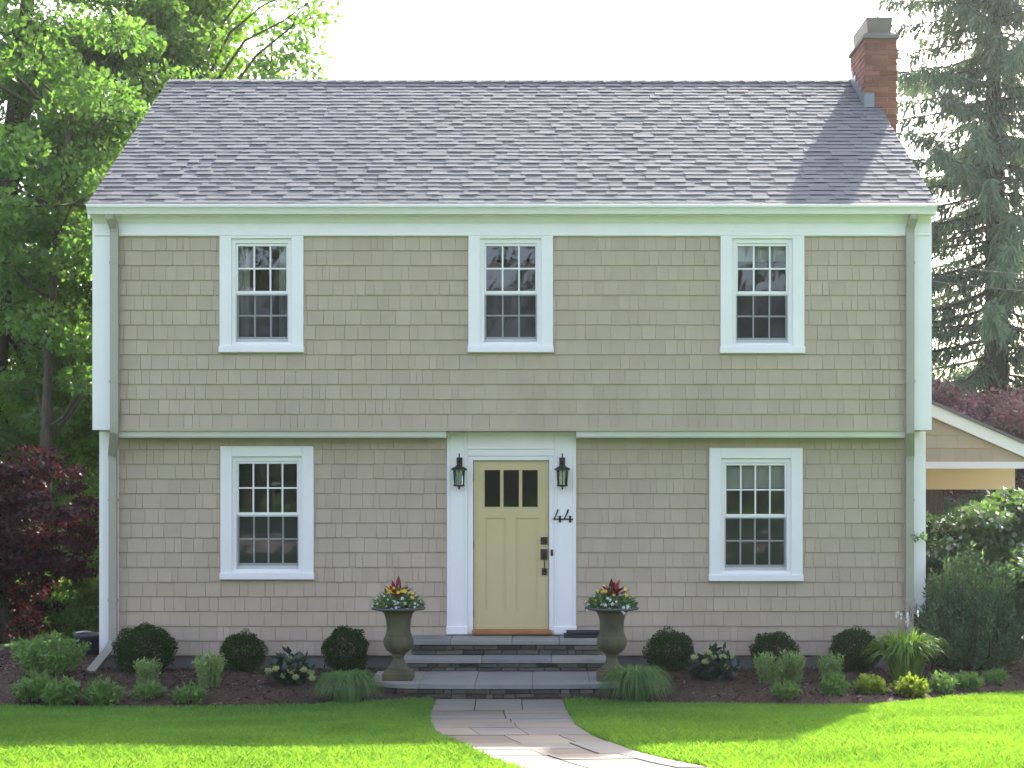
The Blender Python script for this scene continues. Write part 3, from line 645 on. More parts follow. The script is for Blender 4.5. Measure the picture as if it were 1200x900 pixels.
# --- chimney
cx0, cx1, cy0, cy1 = 4.40, 4.84, 2.62, 3.68; ZB = 8.37
chim = MB().box(cx0 + 0.012, cx1 - 0.012, cy0 + 0.012, cy1 - 0.012, 0.0, ZB).build('chimney', M['mortar'], house)
bh, bl, jw = 0.062, 0.2, 0.0105; zr = 6.7; i = 0
def brick_box(x0, x1, y0, y1, z0, z1):
    o3 = ((x0+x1)/2, (y0+y1)/2, z0); k = random.uniform(-0.002, 0.003)
    o = MB().topbox(x0 - o3[0] - k, x1 - o3[0] + k, y0 - o3[1] - k, y1 - o3[1] + k, 0, z1 - z0, 0.004).build('brick', M['brick'], chim); o.location = o3
nb = 0
while zr < ZB - 0.03:
    off = 0 if i % 2 == 0 else 0.1
    # front face
    xs = [cx0]; x = cx0 + (0.2 if off == 0 else 0.1)
    while x < cx1 - 0.04: xs.append(x); x += bl + jw
    xs.append(cx1)
    for p, q in zip(xs[:-1], xs[1:]): brick_box(p + jw/2 if p > cx0 else p, q - jw/2 if q < cx1 else q, cy0, cy0 + 0.09, zr, zr + bh)
    yl = [cy0 + 0.1]; y = cy0 + 0.1 + (0.2 if off else 0.1)
    while y < cy1 - 0.05: yl.append(y); y += bl + jw
    yl.append(cy1)
    for p, q in zip(yl[:-1], yl[1:]):
        if zr > 7.25 + 0.5 * (p - cy0): brick_box(cx0, cx0 + 0.09, p, q - jw, zr, zr + bh)
        if zr > 7.9: brick_box(cx1 - 0.09, cx1, p, q - jw, zr, zr + bh)
    zr += bh + jw; i += 1
# crown, metal hood on corner legs, stepped lead flashing
mb = MB(); mb.box(cx0 - 0.025, cx1 + 0.025, cy0 - 0.025, cy1 + 0.025, ZB, ZB + 0.045)
mb.add([(cx0-0.02, cy0-0.02, ZB+0.046), (cx1+0.02, cy0-0.02, ZB+0.046), (cx1+0.02, cy1+0.02, ZB+0.046), (cx0-0.02, cy1+0.02, ZB+0.046), (cx0+0.06, cy0+0.06, ZB+0.10), (cx1-0.06, cy0+0.06, ZB+0.10), (cx1-0.06, cy1-0.06, ZB+0.10), (cx0+0.06, cy1-0.06, ZB+0.10)],
       [(0,1,5,4), (1,2,6,5), (2,3,7,6), (3,0,4,7), (4,5,6,7)])
mb.build('crown', M['concrete'], chim)
for fx, fy in ((cx0+0.08, cy0+0.08), (cx1-0.1, cy0+0.08), (cx0+0.08, cy1-0.1), (cx1-0.1, cy1-0.1)):
    MB().box(fx, fx+0.02, fy, fy+0.02, ZB+0.06, ZB+0.16).build('hood_leg', M['cap'], chim)
mb = MB(); z = ZB + 0.10; h = 0.20
mb.add([(cx0+0.05, cy0+0.05, z), (cx1-0.07, cy0+0.05, z), (cx1-0.07, cy1-0.05, z), (cx0+0.05, cy1-0.05, z), (cx0+0.03, cy0+0.03, z+h), (cx1-0.05, cy0+0.03, z+h), (cx1-0.05, cy1-0.03, z+h), (cx0+0.03, cy1-0.03, z+h)],
       [(0,1,5,4), (1,2,6,5), (2,3,7,6), (3,0,4,7), (4,5,6,7), (3,2,1,0)]); mb.build('hood', M['cap'], chim)
for k in range(5):
    y = cy0 + 0.02 + k * 0.2; zz = EAVE[1] + (y - EAVE[0]) * (RIDGE[1]-EAVE[1])/(RIDGE[0]-EAVE[0])
    MB().box(cx0 - 0.008 - 0.001*k, cx0 + 0.02, y, min(y + 0.215, RIDGE[0]), zz - 0.02, zz + 0.24).build('flashing', M['lead'], chim)
zz = EAVE[1] + (cy0 - EAVE[0]) * (RIDGE[1]-EAVE[1])/(RIDGE[0]-EAVE[0])
MB().box(cx0 - 0.006, cx0 + 0.13, cy0 - 0.008, cy0 + 0.02, zz - 0.03, zz + 0.2).build('flashing', M['lead'], chim)

# --- lanterns
def lantern(x, label):
    Y = -0.052; X = PX(x, Y - 0.1); zt, zbm = PZ(531, Y - 0.1), PZ(573.5, Y - 0.1)
    t = thing('wall_lantern', label, 'lantern', (X, Y, zt - 0.2), 'lanterns on the door surround')
    yc = -0.105; H = zt - zbm
    top = 0.2
    MB().bevbox(-0.035, 0.035, -0.015, 0, 0.0, 0.15, 0.006).build('backplate', M['black_metal'], t)
    MB().tube([(0, -0.012, 0.09), (0, -0.05, 0.12), (0, -0.085, 0.185), (0, yc, 0.195), (0, yc, 0.06)], [0.008, 0.008, 0.009, 0.009, 0.008], 8).build('arm', M['black_metal'], t)
    MB().lathe([(0.012, 0.10), (0.02, 0.09), (0.012, 0.075), (0.03, 0.06), (0.045, 0.042), (0.085, 0.022), (0.096, 0.008), (0.096, -0.004), (0.08, -0.006)][::-1], (0, yc, 0), 12).build('hood', M['black_metal'], t, False)
    for k in range(6):
        q = math.pi * 2 * (k + 0.5) / 6
        MB().tube([(0.076*math.cos(q), yc + 0.076*math.sin(q), -0.005), (0.062*math.cos(q), yc + 0.062*math.sin(q), -0.185)], 0.005, 5).build('cage_bar', M['black_metal'], t)
    MB().lathe([(0.004, -0.235), (0.012, -0.225), (0.008, -0.21), (0.03, -0.2), (0.066, -0.195), (0.07, -0.185), (0.066, -0.178)], (0, yc, 0), 12).build('base_ring', M['black_metal'], t)
    v = []; f = []
    for k in range(12):
        q = math.pi*2*k/12; v += [(0.058*math.cos(q), yc + 0.058*math.sin(q), -0.18), (0.071*math.cos(q), yc + 0.071*math.sin(q), -0.006)]
    for k in range(12): f.append((2*k, 2*((k+1)%12), 2*((k+1)%12)+1, 2*k+1))
    mesh_obj('glass_shade', v, f, M['glass'], t)
    MB().tube([(0, yc, -0.178), (0, yc, -0.08)], 0.014, 8).lathe([(0.004, -0.08), (0.016, -0.06), (0.012, -0.035), (0.002, -0.015)], (0, yc, 0), 10).build('candle_bulb', M['candle'], t)
lantern(538, 'black wall lantern on the door surround, away from the house number')
lantern(659, 'black wall lantern on the door surround, right above the house number 44')
# --- house number 44
hn = thing('house_number', 'dark slanted metal number 44 on the white door surround', 'house number', (PX(660, -0.06), -0.051, PZ(605, -0.06)))
k = 19.54 / 1911
for x_ in (-5.8, 6.2):
    mb = MB()
    def bar(p, q, wd):
        p = Vector((p[0], 0, -p[1])) * k; q = Vector((q[0], 0, -q[1])) * k; tt = (q - p).normalized(); nn = Vector((-tt.z, 0, tt.x)) * wd * k / 2
        v = [p - nn, q - nn, q + nn, p + nn]; mb.add([(a_.x, -0.012, a_.z) for a_ in v] + [(a_.x, 0.0, a_.z) for a_ in v], [(0,1,2,3), (7,6,5,4), (0,4,5,1), (1,5,6,2), (2,6,7,3), (3,7,4,0)])
    bar((x_-0.2, -8.2), (x_-1.6, -3.6), 1.7); bar((x_-1.6, -3.7), (x_-5.0, 3.2), 1.4); bar((x_-6.4, 3.3), (x_+5.4, 3.6), 1.5); bar((x_+1.9, -0.6), (x_+1.9, 7.2), 2.7)
    mb.build('digit', M['black_metal'], hn)

# ------------------------------------------------------------------ stone steps
steps = thing('stone_steps', 'bluestone front steps with stacked stone risers below the door', 'steps')
def stone_courses(x0, x1, yf, z0, z1, seed, yfun=None):
    r_ = random.Random(seed); z = z0
    nco = max(2, int(round((z1 - z0) / 0.05))); zs = [z0 + (z1 - z0) * (k + (0 if k in (0, nco) else r_.uniform(-0.15, 0.15))) / nco for k in range(nco + 1)]
    for c, d in zip(zs[:-1], zs[1:]):
        x = x0
        while x < x1 - 0.02:
            wd = min(r_.choice([0.1, 0.16, 0.22, 0.3]) * r_.uniform(0.8, 1.2), x1 - x)
            if x1 - x - wd < 0.06: wd = x1 - x
            yy = (yfun(x + wd/2) if yfun else yf) + r_.uniform(-0.02, 0.018)
            a_, b_ = x + 0.004, x + wd - 0.004; j = lambda: r_.uniform(-0.004, 0.004)
            o3 = ((a_+b_)/2, yy, c); hw = (b_-a_)/2; hz = d - c - 0.006
            bb = 0.006
            v = [(-hw+bb+j(), j(), bb+j()), (hw-bb+j(), j(), bb+j()), (hw-bb+j(), j(), hz-bb+j()), (-hw+bb+j(), j(), hz-bb+j()),
                 (-hw, 0.012, 0), (hw, 0.012, 0), (hw, 0.012, hz), (-hw, 0.012, hz), (-hw, 0.1, 0), (hw, 0.1, 0), (hw, 0.1, hz), (-hw, 0.1, hz)]
            o = MB().add(v, [(0,1,2,3), (4,5,1,0), (5,6,2,1), (6,7,3,2), (7,4,0,3), (8,9,5,4), (9,10,6,5), (10,11,7,6), (11,8,4,7)]).build('riser_stone', M['wall_stone'], steps); o.location = o3
            x += wd
T1 = (-1.56, 0.72, -0.60, 0.49); T2 = (-1.62, 0.78, -0.95, 0.315); LD = (-1.88, 1.06, 0.165)
def slab_row(x0, x1, y0, y1, zt, th, n_, seed):
    r_ = random.Random(seed); cuts = [x0 + (x1-x0)*(k + (r_.uniform(-0.18, 0.18) if 0 < k < n_ else 0))/n_ for k in range(n_+1)]
    for a_, b_ in zip(cuts[:-1], cuts[1:]):
        MB().topbox(a_ + 0.003, b_ - 0.003, y0 + r_.uniform(-0.006, 0.006), y1, zt - th + 0.001, zt + r_.uniform(-0.002, 0.003), 0.008).build('tread_slab', M['bluestone'], steps)
slab_row(T1[0], T1[1], T1[2], -0.003, T1[3], 0.055, 4, 1); slab_row(T2[0], T2[1], T2[2], T1[2] + 0.03, T2[3], 0.055, 3, 2)
stone_courses(T1[0] + 0.03, T1[1] - 0.03, T1[2] + 0.035, T2[3], T1[3] - 0.055, 11)
stone_courses(T2[0] + 0.03, T2[1] - 0.03, T2[2] + 0.035, LD[2], T2[3] - 0.055, 12)
xm = (LD[0] + LD[1]) / 2; hw = (LD[1] - LD[0]) / 2
def land_front(x): u = (x - xm) / hw; return -2.12 + 0.10 * u * u + 0.26 * max(0, abs(u) - 0.72) ** 2 / 0.08
cuts = [LD[0], -1.32, -0.72, -0.1, 0.52, LD[1]]
for a_, b_ in zip(cuts[:-1], cuts[1:]):
    n_ = 6; xs = [a_ + 0.003 + (b_ - a_ - 0.006) * k / n_ for k in range(n_+1)]
    poly = [(x, land_front(x)) for x in xs] + [(b_ - 0.003, T2[2] + 0.03), (a_ + 0.003, T2[2] + 0.03)]
    z = LD[2] + random.uniform(-0.002, 0.003)
    MB().prism_z(poly, LD[2] - 0.05, z).build('tread_slab', M['bluestone'], steps)
stone_courses(LD[0] + 0.03, LD[1] - 0.03, 0, -0.06, LD[2] - 0.052, 13, lambda x: land_front(x) + 0.04)
mb = MB()
mb.box(T1[0] + 0.06, T1[1] - 0.06, T1[2] + 0.07, -0.01, -0.1, T1[3] - 0.056).box(T2[0] + 0.06, T2[1] - 0.06, T2[2] + 0.07, T1[2] + 0.06, -0.1, T2[3] - 0.057)
xs = np.linspace(LD[0] + 0.05, LD[1] - 0.05, 16)
mb.prism_z([(x, land_front(x) + 0.075) for x in xs] + [(xs[-1], T2[2] + 0.05), (xs[0], T2[2] + 0.05)], -0.1, LD[2] - 0.053)
mb.build('step_core', M['mortar_dark'], steps)
# folded mat beside the door
mt = MB(); x0, x1 = PX(664, -0.25), PX(706, -0.25)
def mat_layer(z0, z1, y0, y1, xa, xb):
    pr_ = []; 
    for k in range(7): q = -math.pi/2 + math.pi * k / 6; pr_.append((y0 - 0.5*(z1-z0)*math.cos(q), (z0+z1)/2 + 0.5*(z1-z0)*math.sin(q)))
    pr_ += [(y1, z1), (y1, z0)]
    mt.prism_x(pr_, xa, xb)
mat_layer(0.494, 0.528, -0.36, -0.09, x0 - 0.03, x1 + 0.02); mat_layer(0.529, 0.562, -0.34, -0.09, x0, x1)
tag(mt.build('door_mat', M['mat_navy']), 'dark navy folded mat lying on the top step beside the door', 'mat')

# ------------------------------------------------------------------ foliage builders
def unit(a): return a / np.maximum(np.linalg.norm(a, axis=-1, keepdims=True), 1e-9)
def leaves(P, A, Nn, ln, wd, fold=0.0):
    """leaf quads: base P, axis A, facing N, length ln, width wd (arrays)"""
    A = unit(A); S = unit(np.cross(A, Nn)); Nn = np.cross(S, A)
    ln = np.broadcast_to(ln, (len(P),))[:, None]; wd = np.broadcast_to(wd, (len(P),))[:, None]
    V = np.stack([P, P + A*ln*0.45 + S*wd*0.5 + Nn*wd*fold, P + A*ln, P + A*ln*0.45 - S*wd*0.5 + Nn*wd*fold], 1)
    return V
def rvec(r, n): return unit(r.normal(size=(n, 3)))
def clump_leaves(r, centers, radii, per, ln, flat=0.6, upbias=0.7, shell=0.35):
    n_ = len(centers) * per
    c = np.repeat(centers, per, 0); rad = np.repeat(radii, per)
    dvec = rvec(r, n_) * (r.random(n_)[:, None] ** shell) * rad[:, None]; dvec[:, 2] *= flat
    P = c + dvec
    N_ = unit(rvec(r, n_) + np.array([0, 0, upbias])); A = rvec(r, n_) + unit(dvec) * 0.6 + np.array([0, 0, -0.25])
    L_ = ln * r.uniform(0.6, 1.25, n_)
    return leaves(P, A, N_, L_, L_ * r.uniform(0.5, 0.8, n_), -0.12)
def deciduous(name, label, cat, base, h, cr, zc, zr, nclump, per, ln, mat, seed, trunk_r=0.16, lean=(0, 0), group=None, extra=(), crad=(0.55, 1.0), flat=0.6, limbs=14, shellp=0.45, off=(0, 0)):
    r = np.random.default_rng(seed); X, Y = base; gz = ground(X, Y) if Y < 6 else 0.05
    t = thing(name, label, cat, (X, Y, gz), group)
    top = np.array([lean[0], lean[1], h * 0.86])
    tp = []; 
    for k in range(9):
        u = k / 8; tp.append((top[0]*u*u + 0.12*math.sin(3*u+seed)*u, top[1]*u*u + 0.12*math.cos(2.3*u+seed)*u, -0.15 + (top[2]+0.15)*u))
    mb = MB(); mb.tube(tp, [trunk_r*(1.35 if k == 0 else 1) * (1 - 0.9*k/8) + 0.015 for k in range(9)], 9)
    d_ = rvec(r, nclump) * (r.random(nclump)[:, None] ** shellp); 
    cen = d_ * np.array([cr[0], cr[1], zr]) + np.array([lean[0]*0.7 + off[0], lean[1]*0.7 + off[1], zc])
    if len(extra): cen = np.vstack([cen, np.array(extra, float)])
    rad = r.uniform(crad[0], crad[1], len(cen))
    if len(extra): rad[-len(extra):] *= 0.6
    ta = np.array(tp)
    nodes = []
    order = list(range(len(cen)))
    r.shuffle(order)
    prim = order[:limbs] + [i for i in range(nclump, len(cen)) if i not in order[:limbs]]
    for i in prim:
        c = cen[i]; zt = max(h*0.16, min(h*0.82, c[2] - 0.35*math.hypot(c[0], c[1]) - 0.3)); s_ = np.array([np.interp(zt, ta[:,2], ta[:,0]), np.interp(zt, ta[:,2], ta[:,1]), zt])
        mid = (s_ + c)/2 + np.array([0, 0, 0.12*np.linalg.norm(c - s_)]) + r.normal(size=3)*0.12
        r0 = trunk_r * (0.42 - 0.25*zt/h)
        q = [s_, s_*0.55 + mid*0.45 + r.normal(size=3)*0.05, mid, mid*0.45 + c*0.55 + r.normal(size=3)*0.08, c]
        mb.tube(q, [r0, r0*0.8, r0*0.6, r0*0.4, 0.012], 6); nodes += q[1:4]
    nodes = np.array(nodes)
    for i in order[limbs:]:
        c = cen[i]; k = np.argmin(np.linalg.norm(nodes - c, axis=1) + 0.4*np.maximum(0, nodes[:,2] - c[2])); s_ = nodes[k]
        m_ = (s_ + c)/2 + r.normal(size=3)*0.1; mb.tube([s_, m_, c], [trunk_r*0.16, trunk_r*0.11, 0.008], 5)
    mb.build('trunk', M['bark'], t, True)
    Q = [clump_leaves(r, cen[:nclump], rad[:nclump], per, ln, flat)]
    if len(extra): Q.append(clump_leaves(r, cen[nclump:], rad[nclump:], 70, ln, flat))
    quads_obj('crown', np.concatenate(Q), mat, t)
    return t

def place_d(x, d): return (x - CX) * d / F, d - D0

# --- trees behind the house, garden side
X, Y = place_d(52, 25.5)
deciduous('maple_tree', 'slender dark-trunked tree whose stem rises behind the purple maple', 'tree', (X, Y), 10.5, (1.9, 1.8), 6.3, 3.6, 46, 400, 0.115, M['leaf_maple'], 3, 0.11, (0.5, 0.3), crad=(0.4, 0.75), flat=0.5)
X, Y = place_d(-10, 28)
deciduous('maple_tree', 'broad dense maple with dark hanging boughs at the wood edge', 'tree', (X, Y), 16, (3.0, 3.0), 9.0, 6.4, 100, 460, 0.125, M['leaf_dark'], 11, 0.30, (0.8, 0.2), crad=(0.45, 0.85), flat=0.5)
X, Y = place_d(150, 31)
deciduous('maple_tree', 'tall green maple rising directly behind the chimneyless end of the roof', 'tree', (X, Y), 15.5, (2.5, 2.5), 10.0, 4.3, 64, 440, 0.125, M['leaf_maple'], 21, 0.24, (0.2, 0.0), crad=(0.4, 0.8), flat=0.5)
X, Y = place_d(215, 33)
deciduous('maple_tree', 'sunlit yellow-green tree with its top above the roof slope', 'tree', (X, Y), 13.8, (1.5, 1.8), 10.2, 2.6, 34, 420, 0.14, M['leaf_light'], 33, 0.16, (0, 0),
          extra=[(1.2, -2, 11.6), (2.1, -3, 11.5), (2.8, -3.4, 11.2), (3.05, -3.5, 10.95), (3.2, -3.5, 10.7)])
X, Y = place_d(318, 36)
deciduous('birch_tree', 'thin sparse young tree with loose leaves above the roof ridge', 'tree', (X, Y), 14.0, (1.35, 1.4), 12.0, 1.5, 30, 50, 0.17, M['leaf_maple'], 41, 0.09, (0, 0), crad=(0.35, 0.7))
X, Y = place_d(88, 28)
deciduous('understory_tree', 'bright backlit young tree beside the house corner', 'tree', (X, Y), 5.4, (1.5, 1.3), 3.0, 2.5, 76, 420, 0.09, M['leaf_light'], 52, 0.06, crad=(0.35, 0.6))
X, Y = place_d(20, 31)
deciduous('understory_tree', 'bright sunlit sapling deep between the dark boughs', 'tree', (X, Y), 7.0, (2.4, 1.5), 4.2, 3.2, 80, 420, 0.105, M['leaf_light'], 57, 0.08, crad=(0.4, 0.8))
X, Y = place_d(130, 29)
deciduous('understory_tree', 'mid green sapling crowding the back corner of the house', 'tree', (X, Y), 8.2, (1.7, 1.5), 4.6, 3.6, 80, 420, 0.10, M['leaf_light'], 59, 0.08, crad=(0.4, 0.8))
for x_, d_, h_, lab, sd_ in ((-40, 27, 3.8, 'leafy green thicket shrub filling the shade behind the purple maple', 311), (50, 28.5, 3.4, 'light green thicket shrub around the slender dark stem', 313), (108, 29, 2.9, 'low light green shrub hugging the back of the house corner', 315)):
    X, Y = place_d(x_, d_)
    deciduous('thicket_shrub', lab, 'shrub', (X, Y), h_, (1.7, 1.1) if x_ < 100 else (1.1, 0.9), h_*0.5, h_*0.5, 60, 380, 0.085, M['leaf_light'] if x_ > 0 else M['leaf_maple'], sd_, 0.04, crad=(0.3, 0.5))
X, Y = place_d(104, 23.2)
deciduous('thicket_shrub', 'small leafy shrub on the ground behind the navy bin', 'shrub', (X, Y), 1.0, (0.55, 0.5), 0.45, 0.45, 30, 240, 0.065, M['leaf_maple'], 319, 0.03, crad=(0.18, 0.3))
X, Y = place_d(25, 24.6)
deciduous('thicket_shrub', 'low leafy shrub on the ground below the purple maple', 'shrub', (X, Y), 1.1, (1.3, 0.7), 0.5, 0.5, 60, 260, 0.07, M['leaf_maple'], 317, 0.03, crad=(0.2, 0.35))
X, Y = place_d(6, 23)
deciduous('japanese_maple', 'dark purple Japanese maple with red sunlit top beside the house', 'tree', (X, Y), 3.0, (1.35, 1.05), 1.4, 1.42, 140, 210, 0.08, M['leaf_purple'], 61, 0.07, (0.0, 0), crad=(0.2, 0.42), flat=0.28, limbs=18)
# --- spruce
def spruce(base, h, rb, seed, label):
    r = np.random.default_rng(seed); X, Y = base; t = thing('spruce_tree', label, 'tree', (X, Y, 0.05))
    br = MB().tube([(0, 0, -0.1), (0.05, 0, h*0.3), (-0.04, 0.03, h*0.6), (0, 0, h)], [0.42, 0.32, 0.2, 0.02], 10)
    Q = []
    z = 2.2
    while z < h - 0.4:
        L_ = rb * (1 - z/h) ** 0.75 * (0.75 if z < 4 else 1) + 0.25; nb_ = 5 if z < h*0.7 else 6
        ph = r.random() * 6.28
        for k in range(nb_):
            a = ph + 6.283*k/nb_ + r.normal()*0.22; l = L_ * r.uniform(0.62, 1.12); dr = r.uniform(0.08, 0.22)
            pts = []
            for s_ in np.linspace(0, 1, 7):
                pts.append(np.array([math.cos(a)*l*s_, math.sin(a)*l*s_, z + l*(-dr*2.2*s_ + dr*1.75*s_*s_)]))
            br.tube(pts, [0.055*(1-q/6.6)*(l/rb) + 0.008 for q in range(7)], 5, False)
            pts = np.array(pts); n_ = int(l / 0.032)
            u = r.uniform(0.05, 1.0, n_); ip = np.stack([np.interp(u, np.linspace(0,1,7), pts[:, c]) for c in range(3)], 1)
            side = np.array([-math.sin(a), math.cos(a), 0]); out = np.array([math.cos(a), math.sin(a), 0])
            sg = np.where(r.random(n_) < 0.5, -1, 1)
            tl = r.uniform(0.25, 0.85, n_) * (1.15 - 0.6*u)      # spray reach
            dirv = side[None]*sg[:, None]*r.uniform(0.2, 1.0, n_)[:, None] + out[None]*r.uniform(0.2, 0.8, n_)[:, None]
            hang = r.uniform(0.3, 1.3, n_)
            for m_ in range(5):
                f0 = m_/5
                P = ip + dirv*(tl*f0*0.75)[:, None] + np.array([0,0,-1])[None]*(tl*hang*(f0**1.5)*0.9)[:, None] + r.normal(size=(n_,3))*0.03
                A = dirv*0.6 + np.array([0,0,-1])[None]*(0.25 + hang*f0*1.4)[:, None] + r.normal(size=(n_,3))*0.25
                Nn = rvec(r, n_) + np.array([0, 0, 0.4])
                Q.append(leaves(P, A, Nn, r.uniform(0.2, 0.36, n_), r.uniform(0.035, 0.07, n_)))
        z += r.uniform(0.36, 0.5)
    br.build('trunk', M['bark'], t, True); quads_obj('crown', np.concatenate(Q), M['needle'], t); return t
spruce(place_d(1166, 45), 22.0, 7.4, 7, 'tall drooping spruce behind the brick chimney')
X, Y = place_d(1215, 32)
deciduous('plum_tree', 'purple-leaved plum tree behind the carport roof', 'tree', (X, Y), 4.9, (1.8, 1.6), 3.1, 1.4, 46, 190, 0.11, M['leaf_plum'], 71, 0.12, crad=(0.35, 0.7))
X, Y = place_d(1105, 34)
deciduous('plum_tree', 'low dusky plum tree showing between house wall and carport roof', 'tree', (X, Y), 4.6, (1.6, 1.5), 3.2, 1.25, 50, 240, 0.11, M['leaf_plum'], 73, 0.10, crad=(0.35, 0.7))
# woods far behind and across the street (reads as one mass)
def wood(name, spots, seed, mat, ln, per):
    r = np.random.default_rng(seed); cs = []; mb = MB()
    for (x, y, hh, rad) in spots:
        for _ in range(int(14 * rad)):
            q = rvec(r, 1)[0] * r.random() ** 0.4; cs.append((x + q[0]*rad, y + q[1]*rad, hh*0.5 + q[2]*hh*0.48))
        mb.tube([(x, y, -0.1), (x + 0.1, y, hh*0.4), (x, y + 0.1, hh*0.85)], [0.2, 0.14, 0.03], 6)
    cs = np.array(cs); o = quads_obj(name, clump_leaves(r, cs, r.uniform(0.7, 1.4, len(cs)), per, ln), mat); tag(o, kind='stuff')
    t = mb.build(name + '_stems', M['bark']); tag(t, kind='stuff')
    return o
st = MB().box(-140, 140, -30.5, -22.0, 0.55, ground(0, -30) - 0.0 + 0.006); tag(st.build('street', M['asphalt']), kind='structure')
st = MB().box(-140, 140, -20.9, -18.9, 0.55, ground(0, -20) + 0.125); tag(st.build('pavement', M['drive']), kind='structure')
rr = random.Random(4)
o = wood('far_wood', [(-34 + 3.2*k + rr.uniform(-1, 1), 36 + rr.uniform(-3, 8), rr.uniform(8, 11), 2.6) for k in range(8)] + [(9 + 3.4*k + rr.uniform(-1, 1), 52 + rr.uniform(-3, 8), rr.uniform(5.5, 7.5), 2.6) for k in range(8)], 81, M['leaf_dark'], 0.24, 170)
tag(o, 'hazy green wood closing the view far behind the garden', 'wood')
o = wood('street_wood', [(-32 + 3.6*k + rr.uniform(-1.2, 1.2), -46 + rr.uniform(-6, 3), rr.uniform(11.5, 17), 3.2) for k in range(18)], 83, M['leaf_street'], 0.3, 110)
tag(o, 'leafy trees across the street mirrored in the window panes', 'wood')
for nm in ('far_wood_stems', 'street_wood_stems'):
    s_ = bpy.data.objects[nm]; s_.parent = bpy.data.objects[nm[:-6]]; s_.name = 'trunk'

# ------------------------------------------------------------------ carport at the gable end
cp = thing('carport', 'lean-to carport with shingled gable and warm ceiling beside the house', 'carport', (0, 0, 0))
CY = 3.0; cxa, cxb = XR + 0.02, 8.4
zA = PZ(472, CY); sl_ = (PZ(520, CY) - zA) / (PX(1200, CY) - PX(1090, CY))
def cz(x): return zA + sl_ * (x - PX(1090, CY))
zbm0, zbm1 = PZ(549, CY), PZ(541, CY)
xe = PX(1090, CY) + (zbm1 + 0.16 - zA) / sl_
# gable shingles
gw = MB().add([(cxa, CY + 0.02, zbm1), (xe, CY + 0.02, zbm1), (xe, CY + 0.02, cz(xe) - 0.1), (cxa, CY + 0.02, cz(cxa) - 0.1), (cxa, CY + 0.1, zbm1), (xe, CY + 0.1, zbm1), (xe, CY + 0.1, cz(xe) - 0.1), (cxa, CY + 0.1, cz(cxa) - 0.1)],
              [(0,1,2,3), (7,6,5,4), (3,2,6,7), (1,5,6,2), (0,3,7,4)]).build('gable_wall', M['siding'], cp)
r_ = random.Random(31); z = zbm1
while z < cz(cxa) - 0.12:
    x = cxa
    while x < xe:
        wd = r_.choice([0.16, 0.2, 0.24, 0.3]); b_ = min(x + wd, xe)
        zt = min(z + 0.19, cz(b_) - 0.1)
        if zt - z > 0.03:
            o3 = ((x+b_)/2, CY + 0.02, z); mb = MB(); wedge_mesh(mb, (x + 0.001, b_ - 0.001, z, zt, CY + 0.02, 0.016), o3); o = mb.build('shingle', M['siding'], gw); o.location = o3
        x = b_
    z += 0.185
def slopebox(x0, x1, y0, y1, t0, t1):
    v = [(x0,y0,cz(x0)+t0),(x1,y0,cz(x1)+t0),(x1,y1,cz(x1)+t0),(x0,y1,cz(x0)+t0),(x0,y0,cz(x0)+t1),(x1,y0,cz(x1)+t1),(x1,y1,cz(x1)+t1),(x0,y1,cz(x0)+t1)]
    return MB().add(v, [(0,3,2,1),(4,5,6,7),(0,1,5,4),(1,2,6,5),(2,3,7,6),(3,0,4,7)])
cxb = xe + 0.05
slopebox(cxa, cxb + 0.3, CY - 0.06, CY + 0.015, -0.19, -0.012).build('rake_board', M['trim'], cp)
slopebox(cxa, cxb + 0.35, CY - 0.10, CY + 6.0, -0.01, 0.03).build('roof', M['shingle_roof'], cp)
MB().box(cxa, cxb, CY - 0.012, CY + 0.11, zbm0, zbm1 - 0.001).build('beam', M['trim'], cp)
MB().box(cxa, cxb, CY + 0.111, CY + 5.9, zbm0 + 0.02, zbm0 + 0.05).build('ceiling', M['ceiling'], cp)
MB().box(cxa, cxb, CY + 1.3, CY + 1.45, zbm0 - 0.30, zbm0 + 0.015).build('beam', M['ceiling'], cp)
MB().box(cxa, cxb, CY + 5.6, CY + 5.74, 0.0, zbm0 + 0.018).build('back_wall', M['bark'], cp)  # added dark wall, stands in for the shade inside the carport
for x, y in ((cxb - 0.15, CY),):
    MB().box(x, x + 0.12, y, y + 0.12, 0.0, zbm0 - (0.001 if y == CY else -0.018)).build('post', M['trim'], cp)

dv = []; df = []; yy = [2.0, 3, 5, 8, 12, 18, 26]
for Y_ in yy: dv += [(XR + 0.45, Y_, ground(XR, Y_) + 0.02), (9.0, Y_, ground(9, Y_) + 0.02)]
for k_ in range(len(yy) - 1): df.append((2*k_, 2*k_+1, 2*k_+3, 2*k_+2))
tag(mesh_obj('bounce_driveway', dv, df, M['drive']), kind='structure')  # unseen slab, added to bounce warm light onto the carport ceiling
# utility wires and pole
pole = thing('utility_pole', 'wooden utility pole beyond the carport carrying two wires', 'pole', (19, 16, 0.0))
MB().tube([(0, 0, -0.2), (0, 0, 9)], [0.16, 0.11], 10).build('shaft', M['bark'], pole); MB().box(-1.0, 1.0, -0.06, 0.06, 7.2, 7.32).build('crossarm', M['bark'], pole)
def wire(px0, px1, Y0, end, label):
    a = Vector((XR + 0.02, Y0, PZ(px0, Y0))); b = Vector(end); pts = []
    for k in range(25): u = k/24; p = a.lerp(b, u); p.z -= px1 * 4*u*(1-u); pts.append(p)
    tag(MB().tube(pts, 0.010, 6).build('utility_wire', M['wire']), label, 'wire')
wire(292, 0.5, 6.6, (18.2, 16, 7.25), 'upper grey service wire running from the house to the pole')
wire(309, 0.7, 6.9, (19.8, 16, 7.25), 'lower grey service wire sagging from the house to the pole')

